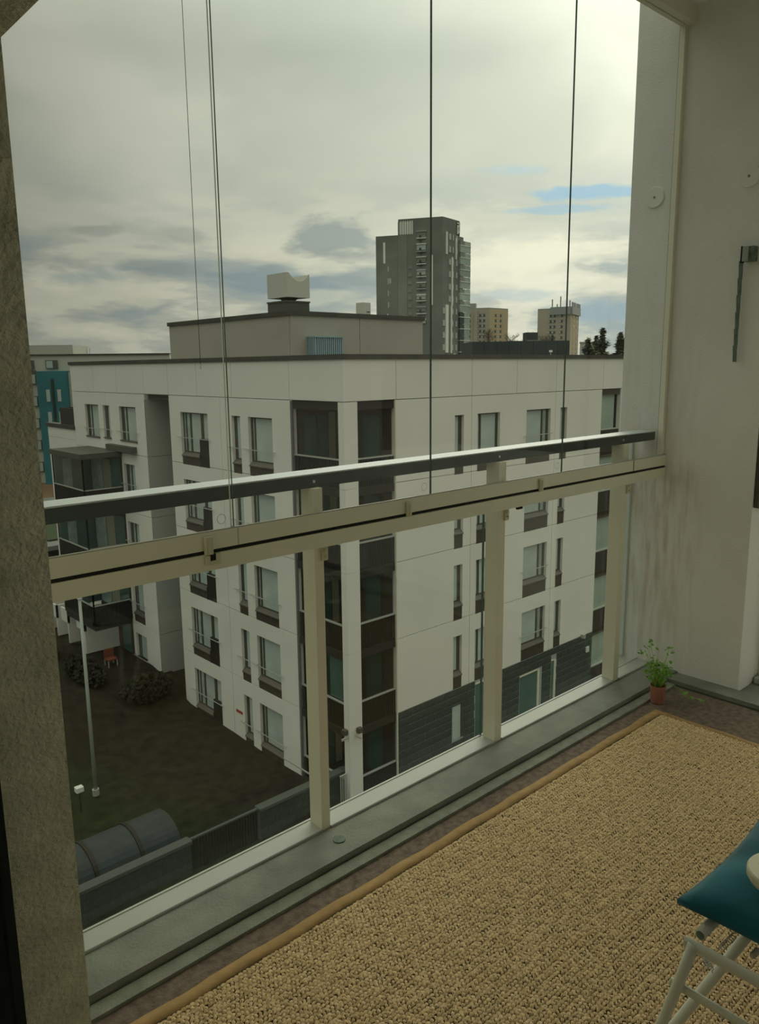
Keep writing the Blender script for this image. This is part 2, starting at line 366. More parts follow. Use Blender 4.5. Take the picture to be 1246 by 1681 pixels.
for i, x in enumerate((1.079, 1.870, 2.639)):
    labs = ('ivory plastic catch on the track, nearest the left wall, open hook below it', 'small ivory catch clipped on the middle of the track rail', 'small ivory catch on the track, nearest the right wall')
    t = thing('track_catch', (x, 1.905, 1.09), labs[i], 'catch', 'ivory catches along the track rail')
    w = .0125 if i == 0 else .010
    MB().box(x-w, x+w, 1.893, 1.905, 1.083, 1.135).build('cover', 'clip', t, bevel=.002)
    MB().box(x-w*.45, x+w*.5, 1.890, 1.894, 1.089, 1.126).build('thumb_plate', 'clip', t, bevel=.001)
    if i == 0:
        MB().box(x-.011, x+.003, 1.897, 1.904, 1.052, 1.080).box(x+.003, x+.022, 1.897, 1.904, 1.052, 1.064).box(x+.022, x+.036, 1.897, 1.904, 1.052, 1.084).build('hook_plate', 'clip', t, bevel=.001)
        MB().box(x+.003, x+.022, 1.901, 1.9045, 1.064, 1.084).build('slot', 'black', t)
panes = [(.50, 1.1665, 'first frameless glass pane from the left wall'), (1.1735, 1.9955, 'second frameless glass pane from the left, in front of the white corner'),
         (1.998, 2.8055, 'third frameless glass pane from the left, in front of the grey tower'), (2.808, 3.672, 'frameless glass pane next to the right wall')]
for x0, x1, lab in panes:
    t = thing('glass_pane', ((x0+x1)/2, YG, 1.146), lab, 'glass pane')
    MB().box(x0+.0016, x1-.0016, YG-.002, YG+.002, 1.147, 3.12).build('pane', 'glass', t)
    if x0 > .6: MB().box(x0, x0+.0015, YG-.0021, YG+.0021, 1.147, 3.12).build('pane_edge', 'glass_edge', t, label='dark polished edge')
    if x1 < 3.5: MB().box(x1-.0015, x1, YG-.0021, YG+.0021, 1.147, 3.12).build('pane_edge', 'glass_edge_light' if x1 < 1.3 else 'glass_edge', t, label='polished edge')
    if x1 < 3.5:
        cx, r = x1-.033, .0145
        ring = MB(); n = 32
        vs = []; 
        for rr in (r, r-.0014):
            for k in range(n): vs.append((cx+rr*math.cos(2*math.pi*k/n), YG-.0025, 1.176+rr*math.sin(2*math.pi*k/n)))
        ring.add(vs, [(k, (k+1) % n, n+(k+1) % n, n+k) for k in range(n)])
        ring.build('ring_mark', 'ring', t, label='thin etched ring low on the glass')
tt = thing('upper_glazing_track', (2.1, YG, 3.12), 'beige top track above the glass panes, its end showing at the right wall', 'track rail')
MB().box(XL, XR, 1.88, 1.945, 3.12, 3.20).build('profile', 'alu', tt, bevel=.002)
tw = thing('wall_channel', (3.69, 1.93, .03), 'narrow beige upright channel where the glazing meets the right wall', 'channel')
MB().box(3.674, XR, 1.918, 1.945, 1.149, 3.12).build('channel', 'alu', tw, bevel=.002)
MB().box(3.680, 3.684, 1.9455, 1.949, 1.149, 3.12).build('gasket', 'copper', tw)
ts = thing('wall_strip', (3.69, 2.11, .03), 'pale grey upright metal strip on the right wall outside the lower glass', 'strip')
MB().box(3.682, XR, 2.085, 2.15, .031, 1.20).build('strip', 'strip', ts, bevel=.002)
# thin dark upright cord outside
t = thing('upright_line', (1.12, 1.96, 1.62), 'thin dark cord upright outside the glass left of the double glass joint, small white tip', 'line')
MB().tube([(1.121, 1.96, 3.2), (1.119, 1.96, 2.4), (1.118, 1.96, 1.61)], .0008, 6).build('line', 'black', t)  # thin dark upright tube outside the glass, with a white end
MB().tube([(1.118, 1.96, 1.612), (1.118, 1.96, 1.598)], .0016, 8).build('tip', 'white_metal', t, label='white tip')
# ------------------------------------------------------------------ railing
rl = thing('balcony_railing', (2.1, 1.97, .03), 'outer balcony railing with dark handrail, beige flat posts, clear panels and white sill', 'railing')
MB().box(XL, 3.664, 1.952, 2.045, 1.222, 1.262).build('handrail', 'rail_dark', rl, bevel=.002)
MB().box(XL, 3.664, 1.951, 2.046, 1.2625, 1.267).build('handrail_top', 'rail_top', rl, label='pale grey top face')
posts = [(1.478, 1.515), (2.405, 2.449), (3.337, 3.383)]
for x0, x1 in posts:
    MB().box(x0, x1, 1.932, 1.998, .030, 1.222).build('post', 'alu_post', rl, bevel=.0015)
    b = MB().box(x1-.012, x1+.010, 1.922, 1.932, .985, 1.034).disc((x1-.001, 1.923, 1.018), (0, -1, 0), .007, .006, 12).disc((x1-.001, 1.923, 1.0), (0, -1, 0), .004, .010, 10)
    b.build('fixing_bracket', 'clip', rl, bevel=.001, label='ivory fixing bracket with bolt')
    MB().disc(((x0+x1)/2, 1.953, 1.242), (0, -1, 0), .005, .004, 12).build('bolt', 'metal', rl)
segs = [XL, 1.478, 1.515, 2.405, 2.449, 3.337, 3.383, XR]
for i in range(0, 8, 2):
    a, b = segs[i], segs[i+1]
    MB().box(a, b, 1.927, 2.004, .0305, .0375).box(a, b, 1.926, 1.929, .0305, .0375).build('sill', 'alu_light', rl, label='white sill strip')
    MB().box(a+.001, b-.001, 2.004, 2.010, .031, 1.10).build('glass_panel', 'glass_low', rl)
MB().box(XL, XR, 2.003, 2.011, .030, .040).build('bottom_seal', 'alu_light', rl)
for x in (2.405,): MB().box(x-.004, x-.001, 2.002, 2.012, .04, 1.05).build('panel_edge', 'glass_edge', rl)
t = thing('drain_cap', (1.49, 1.855, .03), 'small round grey cap on the kerb in front of the nearest post', 'cap')
MB().disc((1.49, 1.855, .0295), (0, 0, 1), .022, .004, 24).build('cap', 'rope', t, bevel=.001)
# small black catch under the track between posts
t = thing('rubber_stop', (2.52, 1.915, 1.025), 'tiny black rubber stop under the track rail right of the middle post', 'stop')
MB().box(2.500, 2.535, 1.910, 1.922, 1.022, 1.034).build('stop', 'black', t, bevel=.003)
# ------------------------------------------------------------------ bracket and strap
t = thing('wall_strap', (3.69, 1.56, 1.60), 'grey-green serrated strap hanging from a small bracket on the right wall', 'strap')
MB().box(3.66, XR, 1.528, 1.576, 2.045, 2.110).build('bracket', 'bracket', t, bevel=.003)
MB().box(3.652, 3.662, 1.552, 1.578, 2.045, 2.110).build('bracket_plate', 'bracket_lite', t, bevel=.002, label='pale bracket plate')
MB().box(3.655, 3.68, 1.578, 1.586, 2.040, 2.112).build('clamp', 'black', t)
st = MB(); n = 6; zz = 2.05
for k in range(n):
    z1 = zz - k*.0745; z0 = z1-.0745; yy = 1.587
    x = 3.672
    st.hexa([(x-.004, yy-.0085, z0), (x+.004, yy-.0085, z0), (x+.004, yy+.006, z0), (x-.004, yy+.006, z0), (x-.004, yy-.0065, z1), (x+.004, yy-.0065, z1), (x+.004, yy+.010, z1), (x-.004, yy+.010, z1)])
st.build('strap', 'rope', t)
t = thing('reveal_strip', (3.75, 1.455, .93), 'dark brown upright strip in the door reveal at the right edge of the photo', 'cloth')
cb = MB(); nn = 8  # dark brown strip of narrow boxes standing in the door reveal
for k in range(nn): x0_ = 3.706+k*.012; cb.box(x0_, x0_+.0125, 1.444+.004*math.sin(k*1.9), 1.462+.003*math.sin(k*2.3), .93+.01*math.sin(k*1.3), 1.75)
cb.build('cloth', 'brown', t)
# ================================================================== RUG
rx0, rx1, ry0, ry1 = .56, 3.245, YH+.1, 1.650
rug = thing('jute_rug', ((rx0+rx1)/2, (ry0+ry1)/2, 0), 'large braided straw-coloured jute rug with brown cloth binding on the balcony floor', 'rug')
bw = .030
MB().box(rx0+.01, rx1-.01, ry0+.01, ry1-.01, .0005, .005).build('backing', 'straw_base', rug)
def binding():
    mb = MB(); segs = 60; rnd = random.Random(3)
    def strip(ax, a0, a1, fixed0, fixed1):
        vs = []; fs = []
        for i in range(segs+1):
            a = a0+(a1-a0)*i/segs; w = .0025*math.sin(i*.9)+.002*rnd.uniform(-1, 1)
            row = [(fixed0+w, .001), (fixed0+w, .0055), ((fixed0+fixed1)/2+w, .0065), (fixed1+w, .0055), (fixed1+w, .003)]
            for q, z in row: vs.append((a, q, z) if ax == 0 else (q, a, z))
        for i in range(segs):
            for k in range(4):
                f = (i*5+k, i*5+k+1, (i+1)*5+k+1, (i+1)*5+k); fs.append(f if ax == 0 else f[::-1])
        mb.add(vs, fs)
    strip(0, rx0, rx1, ry1, ry1-bw-.012); strip(0, rx0, rx1, ry0, ry0+bw)
    strip(1, ry0, ry1, rx1, rx1-bw-.006); strip(1, ry0, ry1, rx0, rx0+bw)
    return mb
binding().build('binding', 'binding', rug, smooth=True, label='brown cloth binding')
def weave():
    """real raised stitches: alternating slanted arched strands"""
    rnd = random.Random(11); V = []; F = []
    cw, ch = .0130, .0110
    x0, x1, y0, y1 = rx0+bw+.002, rx1-bw-.004, .25, ry1-bw-.010
    nx = int((x1-x0)/cw); ny = int((y1-y0)/ch)
    for j in range(ny):
        for i in range(nx):
            x = x0+(i+.5+(.5 if j % 2 else 0))*cw; y = y0+(j+.5)*ch
            if x > x1: continue
            sgn = 1 if j % 2 else -1
            ang = sgn*.62+rnd.uniform(-.45, .45); L = cw*.60*rnd.uniform(.8, 1.2); W = ch*.43*rnd.uniform(.75, 1.2); h = .0062*rnd.uniform(.5, 1.35)
            c, s = math.cos(ang), math.sin(ang); n = len(V); tl = rnd.uniform(-.003, .004)
            for k, (t, zz) in enumerate(((-1, 0), (-.45, .8), (.35, 1.0), (1, .15))):
                for w, wz in ((-1, -.65), (.25, .08), (1, -.35)):
                    px, py = t*L, w*W*(1 if abs(t) < .9 else .7)
                    V.append((x+px*c-py*s, y+px*s+py*c, .005+h*(zz+wz)+tl*(t*.5)))
            for a in range(3):
                for b in range(2): F.append((n+a*3+b, n+(a+1)*3+b, n+(a+1)*3+b+1, n+a*3+b+1))
    mb = MB(); mb.v = V; mb.f = F; return mb
weave().build('braided_stitches', 'straw', rug, smooth=True, kind='stuff')
# ================================================================== POTTED HERB
px, py = 3.335, 1.692
pot = thing('potted_herb', (px, py, 0), 'leggy green herb in a small brick-red pot in the corner of the balcony floor', 'potted plant')
MB().lathe((px, py, .001), [(.001, 0), (.030, 0), (.032, .002), (.0355, .070), (.0365, .071), (.0375, .088), (.0350, .088), (.033, .075), (.001, .074)], 28).build('pot', 'terracotta', pot, smooth=False, bevel=0)
MB().lathe((px, py, .001), [(.001, .079), (.033, .078)], 20).build('soil', 'ground', pot)
def leaf_mesh(name, m, size):
    """three-lobed toothed leaf, slightly folded"""
    out = []
    for k in range(25):
        a = math.radians(-150+k*12.5); r = size*(.62+.38*abs(math.cos(1.5*a)))*(1-.14*(k % 2))
        out.append((r*math.cos(a)+size*.35, r*math.sin(a)*.95, -.12*size*abs(math.sin(a))+.05*size*(k % 2)))
    me = bpy.data.meshes.new(name); vs = [(size*.15, 0, .004)]+out+[(-.25*size, 0, 0)]
    fs = [(0, i, i+1) for i in range(1, 25)]+[(0, 25, 26), (0, 26, 1)]
    me.from_pydata(vs, [], fs); me.materials.append(M[m]); me.update(); return me
lm = [leaf_mesh('leaf', 'leaf', s) for s in (.008, .010, .013)]
rnd = random.Random(5)
def add_leaf(p, yaw, tilt, roll, k):
    o = bpy.data.objects.new('leaf', lm[k]); COL.objects.link(o); o.parent = pot
    o.location = Vector(p)-ORG[pot.name]; o.rotation_euler = (roll, tilt, yaw)
for i in range(64):
    a = rnd.uniform(0, 2*math.pi); r0 = .026*math.sqrt(rnd.random()); lean = rnd.uniform(.1, 1.0)
    h = rnd.uniform(.05, .135) if i > 9 else rnd.uniform(.16, .215)
    spread = .055*lean+(.02 if i < 8 else 0)
    a2 = a+rnd.uniform(-.4, .4)
    p0 = Vector((px+r0*math.cos(a), py+r0*math.sin(a), .078)); p1 = p0+Vector((spread*.35*math.cos(a2), spread*.35*math.sin(a2), h*.6)); p2 = p0+Vector((spread*math.cos(a2), spread*math.sin(a2), h))
    p1.x = min(p1.x, 3.68); p2.x = min(p2.x, 3.68)
    MB().tube([p0, (p0+p1)/2+Vector((0, 0, .004)), p1, p2], [.0013, .0012, .001, .0007], 5).build('stem', 'stem', pot, smooth=True)
    for q in range(2):
        pp = p2+Vector((rnd.uniform(-.014, .014), rnd.uniform(-.014, .014), rnd.uniform(-.014, .006)))
        add_leaf(pp, rnd.uniform(0, 6.28), rnd.uniform(-.7, .7), rnd.uniform(-.8, .8), rnd.randrange(3) if i > 7 else 1)
for dx, dy, L in ((.13, -.155, 0), (.105, -.12, 0), (.04, -.115, .05), (.10, -.09, .02)):
    e = (px+dx, py+dy, .018+L)
    MB().tube([(px+.015, py-.02, .08), (px+.04, py-.05, .095), (px+dx*.7, py+dy*.75, .04+L), e], [.0012, .001, .0009, .0007], 5).build('stem', 'stem', pot, smooth=True, label='drooping stem')
    for q in range(2): add_leaf((e[0]+rnd.uniform(-.01, .01), e[1]+rnd.uniform(-.01, .01), e[2]+rnd.uniform(0, .01)), rnd.uniform(0, 6), rnd.uniform(-.3, .3), rnd.uniform(-.3, .3), 2)
# ================================================================== LOUNGER
lg = thing('folding_lounger', (1.8, .45, 0), 'white tubular folding lounger at the right edge, springs along its frame, under a teal cushion', 'lounger')
R1 = .0115
def tube_part(name, pts, r=R1, m='white_metal', label=None):
    return MB().tube(pts, r, 16).build(name, m, lg, smooth=True, label=label)
def flat(name, a, b, hw, hh, m='white_metal'):
    a, b = Vector(a), Vector(b); d = (b-a).normalized(); s = d.cross(Vector((0, 0, 1))).normalized(); u = s.cross(d)
    n = 20; vs = []
    for p in (a, b):
        for k in range(n): t = 2*math.pi*k/n; vs.append(p+s*hw*math.cos(t)+u*hh*math.sin(t))
    fs = [(k, (k+1) % n, n+(k+1) % n, n+k) for k in range(n)]+[tuple(range(n-1, -1, -1)), tuple(range(n, 2*n))]
    return MB().add(vs, fs).build(name, m, lg, smooth=False, bevel=.001)
def tip(name, p, d):
    p = Vector(p); d = Vector(d).normalized()
    return MB().disc(p, d, .0125, .012, 14).build(name, 'black', lg)
leg_pts = [(1.437, .618, .408), (1.428, .634, .33), (1.413, .658, .22), (1.396, .690, .10), (1.385, .712, .020)]
tube_part('leg', leg_pts)
tube_part('leg', [(1.437, -.02, .408), (1.413, -.05, .22), (1.385, -.10, .020)])
flat('crossbar', (1.440, .638, .402), (1.440, -.02, .402), .008, .0135)
flat('crossbar', (1.430, .658, .298), (1.430, -.04, .298), .006, .0105)
MB().disc((1.4225, .640, .298), (-1, .1, .15), .006, .003, 14).build('rivet', 'bracket', lg, label='dark rivet')
tube_part('brace', [(1.388, .735, .024), (1.470, .665, .15), (1.580, .578, .352), (1.612, .552, .41)], .0115, label='brighter diagonal brace')
tube_part('brace', [(1.388, -.13, .024), (1.470, -.06, .15), (1.612, -.04, .41)], .0115)
tube_part('side_rail', [(1.452, .612, .425), (1.60, .612, .425), (2.9, .612, .425)], .0112)
tube_part('side_rail', [(1.452, -.02, .425), (2.9, -.02, .425)], .0112)
MB().disc((1.4515, .612, .425), (-1, 0, 0), .009, .0008, 16).build('tube_mouth', 'bracket', lg, label='dark open end of the tube')
for x in (2.85,):
    for y in (.612, -.02): tube_part('leg', [(x, y, .425), (x+.06, y, .020)])
tube_part('crossbar', [(2.85, .612, .36), (2.85, -.02, .36)])
MB().box(1.53, 2.88, .03, .56, .418, .426).build('seat_fabric', 'straw_base', lg)
def spring(c, d, L, r=.006, turns=7):
    c, d = Vector(c), Vector(d).normalized(); a = d.orthogonal().normalized(); b = d.cross(a)
    n = turns*8
    pts = [c-d*.012]+[c+d*(L*i/n)+(a*math.cos(i*math.pi/4)+b*math.sin(i*math.pi/4))*r for i in range(n+1)]+[c+d*(L+.012)]
    return MB().tube(pts, .0011, 5).build('spring', 'metal', lg, smooth=True)
for i in range(5): spring((1.463, .572-.085*i, .412), (1, -.08, .05), .050)
for i in range(6): spring((1.545+.14*i, .598, .424), (0, -1, -.02), .034)
spring((1.452, .602, .385), (.4, -.3, -1), .04); spring((1.49, .52, .41), (1, .1, -.3), .04)
for x, y in ((1.385, .712), (1.385, -.10), (2.91, .612), (2.91, -.02)): MB().lathe((x, y, .0125), [(.001, 0), (.014, 0), (.014, .02), (.012, .022)], 14).build('foot_cap', 'black', lg)
# cushion
def cushion():
    nx, ny = 30, 22; x0, x1, y0, y1 = 1.465, 1.935, -.02, .672; zc = .475; V = []; F = []
    def h(u, v):
        e = (1-abs(u)**3.2)*(1-abs(v)**3.2); return .007+.053*max(e, 0)**.5
    for side in (1, -1):
        for j in range(ny+1):
            for i in range(nx+1):
                u, v = -1+2*i/nx, -1+2*j/ny
                # pinched sides, pointed corners
                pu = 1-.060*(1-v*v)*abs(u)**3*0-.0; px_ = u*(1-.05*(1-v*v)*(abs(u) > .0)*abs(u)**4); py_ = v*(1-.05*(1-u*u)*abs(v)**4)
                hh = h(u, v); wr = .003*math.sin(9*u+4*v)*math.sin(5*v-3*u)*(1 if hh > .01 else 0)
                V.append(((x0+x1)/2+px_*(x1-x0)/2, (y0+y1)/2+py_*(y1-y0)/2, zc+side*hh*(1 if side > 0 else .62)+wr*side+.012*u))
    N = (nx+1)*(ny+1)
    for j in range(ny):
        for i in range(nx):
            a = j*(nx+1)+i; F.append((a, a+1, a+nx+2, a+nx+1)); b = N+a; F.append((b+nx+1, b+nx+2, b+1, b))
    rim = [i for i in range(nx+1)]+[j*(nx+1)+nx for j in range(1, ny+1)]+[ny*(nx+1)+i for i in range(nx-1, -1, -1)]+[j*(nx+1) for j in range(ny-1, 0, -1)]
    for k in range(len(rim)): a, b = rim[k], rim[(k+1) % len(rim)]; F.append((a, a+N, b+N, b))
    mb = MB(); mb.v = V; mb.f = F; return mb
cu = thing('seat_cushion', (1.7, .33, .44), 'dark teal velvet cushion with pointed corner lying on the white lounger', 'cushion')
cushion().build('cover', 'teal', cu, smooth=True)
ar = thing('plate', (1.60, .49, .54), 'round off-white disc-shaped end resting over the teal cushion at the right edge', 'plate')
MB().lathe((1.568, .500, .545), [(.001, 0), (.058, 0), (.066, .004), (.070, .012), (.070, .024), (.067, .0285), (.001, .0295)], 40).build('disc', 'clip', ar, smooth=False, bevel=.001)
MB().tube([(1.568, .500, .546), (1.568, .500, .530)], [.018, .02], 14).build('stalk', 'clip', ar)
# ================================================================== FAR WORLD
H = CAM_H
XA, YB = 16.89, 20.29
class Face:
    """local frame on a facade: u along it, d outward from it"""
    def __init__(s, O, U, N): s.O = O; s.U = U; s.N = N
    def p(s, u, d, z): return (s.O[0]+s.U[0]*u+s.N[0]*d, s.O[1]+s.U[1]*u+s.N[1]*d, z+H)
    def box(s, mb, u0, u1, z0, z1, d0, d1):
        P = [s.p(u0, d0, z0), s.p(u1, d0, z0), s.p(u1, d1, z0), s.p(u0, d1, z0), s.p(u0, d0, z1), s.p(u1, d0, z1), s.p(u1, d1, z1), s.p(u0, d1, z1)]
        cr = s.U[0]*s.N[1]-s.U[1]*s.N[0]
        if cr < 0: P = [P[0], P[3], P[2], P[1], P[4], P[7], P[6], P[5]]
        return mb.hexa(P)
FA = Face((XA, YB), (0, 1), (-1, 0))
FB = Face((XA, YB), (1, 0), (0, -1))
bl = thing('apartment_block', (XA, YB, -16.0+H), 'white five-storey apartment block with a corner of stacked loggias facing the balcony', 'building')
J = [-1.17-3*k for k in range(6)]        # joint levels under the parapet and each storey
ZT = .42; T = .22                         # panel thickness
def panel(face, u0, u1, z0, z1, holes, m='facade', name='wall_panel', g=.012):
    """one precast panel with its openings cut out, gaps round it"""
    u0 += g; u1 -= g; z0 += g; z1 -= g
    hs = [(max(a, u0), min(b, u1), max(c, z0), min(d, z1)) for a, b, c, d in holes if a < u1-.02 and b > u0+.02 and c < z1-.02 and d > z0+.02]
    us = sorted({u0, u1, *[h[0] for h in hs], *[h[1] for h in hs]}); zs = sorted({z0, z1, *[h[2] for h in hs], *[h[3] for h in hs]})
    solid = lambda i, j: 0 <= i < len(us)-1 and 0 <= j < len(zs)-1 and not any(h[0]-1e-6 <= us[i] and us[i+1] <= h[1]+1e-6 and h[2]-1e-6 <= zs[j] and zs[j+1] <= h[3]+1e-6 for h in hs)
    mb = MB(); flip = (face.U[0]*face.N[1]-face.U[1]*face.N[0]) > 0
    def q(*pts):
        pts = [face.p(*p) for p in pts]; mb.add(pts[::-1] if flip else pts, [(0, 1, 2, 3)])
    for i in range(len(us)-1):
        for j in range(len(zs)-1):
            if not solid(i, j): continue
            a, b, c, d = us[i], us[i+1], zs[j], zs[j+1]
            q((a, 0, c), (b, 0, c), (b, 0, d), (a, 0, d))
            if not solid(i-1, j): q((a, -T, c), (a, 0, c), (a, 0, d), (a, -T, d))
            if not solid(i+1, j): q((b, 0, c), (b, -T, c), (b, -T, d), (b, 0, d))
            if not solid(i, j-1): q((a, -T, c), (b, -T, c), (b, 0, c), (a, 0, c))
            if not solid(i, j+1): q((a, 0, d), (b, 0, d), (b, -T, d), (a, -T, d))
    if mb.v: mb.build(name, m, bl)
# window kinds; z given relative to the storey joint above
WA = []   # (u0,u1,zt,zb,kind)
for k in range(5):
    j = J[k]
    WA += [(4.22, 5.87, j-.72, j-3.05, 'wide', k), (6.44, 7.08, j-.72, j-3.05, 'narrow', k), (8.97, 11.33, j-.72, j-3.05, 'door', k)]
    if k == 0: WA += [(15.77, 17.65, j-.66, j-2.4, 'plain', k), (18.78, 19.62, j-.66, j-2.38, 'plain_narrow', k), (20.17, 21.95, j-.66, j-2.42, 'plain', k)]
    else: WA += [(16.28, 17.52, j-.54, j-(2.05 if k < 3 else 2.9), 'plain' if k < 3 else 'wide', k)]
WB = []
for k in range(4):
    j = J[k]
    WB += [(5.60, 6.13, j-.72, j-3.04, 'narrow', k), (6.95, 8.36, j-.72, j-3.04, 'wide_mirror', k), (10.13, 11.87, j-.72, j-3.04, 'wide', k), (12.60, 13.13, j-.72, j-3.04, 'narrow', k)]
holesA = [(w[0], w[1], w[3], w[2]) for w in WA]; holesB = [(w[0], w[1], w[3], w[2]) for w in WB]
# facade A panels (towards the camera's left)
for a, b in ((.0, 3.06), (3.06, 6.99), (6.99, 9.75), (9.75, 12.33), (12.33, 14.75), (14.75, 17.75), (17.75, 20.6), (20.6, 23.6)):
    panel(FA, a, b, J[0], ZT-.16, [])
for a, b in ((0, 2.47), (2.47, 6.59), (6.59, 9.43), (9.43, 12.22), (12.22, 16.0), (16.0, 20.0), (20.0, 24.0)):
    panel(FB, a, b, J[0], ZT-.16, [])
for k in range(5):
    z1, z0 = J[k], (J[k+1] if k < 4 else -16.3)
    panel(FA, 0, .30, z0, z1, [], name='corner_panel'); panel(FB, 0, .64, z0, z1, [], name='corner_panel')
    panel(FA, 2.95, 7.95, z0, z1, holesA); panel(FA, 7.95, 12.33, z0, z1, holesA)
    panel(FA, 14.75, 19.2, z0, z1, holesA); panel(FA, 19.2, 23.6, z0, z1, holesA)
    if k > 0: panel(FA, 23.6, 27.8, z0, z1 if k > 1 else -3.9, [])
    if k < 4:
        panel(FB, 2.41, 6.59, z0, z1, holesB); panel(FB, 6.59, 12.22, z0, z1, holesB); panel(FB, 12.22, 15.95, z0, z1, holesB); panel(FB, 17.62, 24, z0, z1, [])
# corner column inner sides
cc = MB(); FA.box(cc, .015, .30, -16.3, -1.2, -.64, -.02); cc.build('corner_column', 'facade', bl)
# dark core behind the panels
core = MB()
core.box(XA+T, XA+24, YB+3.1, YB+12.3, -16.4+H, ZT-.2+H)
core.box(XA+2.55, XA+15.8, YB+T, YB+3.1, -16.4+H, ZT-.2+H).box(XA+17.75, XA+24, YB+T, YB+3.1, -16.4+H, ZT-.2+H)
core.box(XA+.1, XA+2.55, YB+T, YB+3.1, -1.15+H, ZT-.2+H).box(XA+15.8, XA+17.75, YB+1.6, YB+3.1, -16.4+H, ZT-.2+H).box(XA+15.8, XA+17.75, YB+T, YB+1.6, -1.15+H, ZT-.2+H)
core.box(XA+6, XA+12, YB+12.3, YB+14.8, -16.4+H, ZT-.2+H).box(XA+T, XA+12, YB+14.8, YB+23.5, -16.4+H, ZT-.2+H).box(XA+T, XA+12, YB+23.5, YB+27.7, -16.4+H, -3.95+H)
core.box(XA+T, XA+6, YB+12.3, YB+14.75, -1.30+H, ZT-.2+H)
core.build('building_core', 'facade_core', bl)
# recess: side wall, back wall, soffit
sw = MB()
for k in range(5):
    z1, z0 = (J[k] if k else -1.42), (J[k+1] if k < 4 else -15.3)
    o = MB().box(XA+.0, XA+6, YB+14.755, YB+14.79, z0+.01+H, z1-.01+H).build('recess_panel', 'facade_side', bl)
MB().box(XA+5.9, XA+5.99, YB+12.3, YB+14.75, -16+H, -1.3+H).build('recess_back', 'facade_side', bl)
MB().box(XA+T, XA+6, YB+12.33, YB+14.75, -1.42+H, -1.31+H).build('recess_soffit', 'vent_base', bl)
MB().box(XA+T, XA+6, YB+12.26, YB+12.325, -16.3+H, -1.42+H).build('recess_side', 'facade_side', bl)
# roof edges (copings)
cp = MB()
FA.box(cp, -.06, 23.7, ZT-.17, ZT, -.45, .06); FB.box(cp, .455, 24, ZT-.17, ZT, -.45, .06)
cp.build('roof_edge', 'copper', bl, label='dark brown metal roof edge')
MB().box(XA+.4, XA+24, YB+.4, YB+23.5, ZT-.2+H, ZT-.12+H).build('roof_deck', 'roof', bl)
lo = MB(); FA.box(lo, 23.55, 27.9, -3.32, -3.10, -.4, .06); lo.build('terrace_edge', 'copper', bl)
lo = MB(); FA.box(lo, 23.62, 25.9, -3.1, -2.15, -.16, -.10); FA.box(lo, 25.84, 25.9, -3.1, -2.15, -4, -.1); lo.build('terrace_screen', 'slat', bl, label='black terrace screen')
lo = MB(); FA.box(lo, 23.6, 27.8, -3.9, -3.3, -.2, 0); lo.build('wall_panel', 'facade', bl)
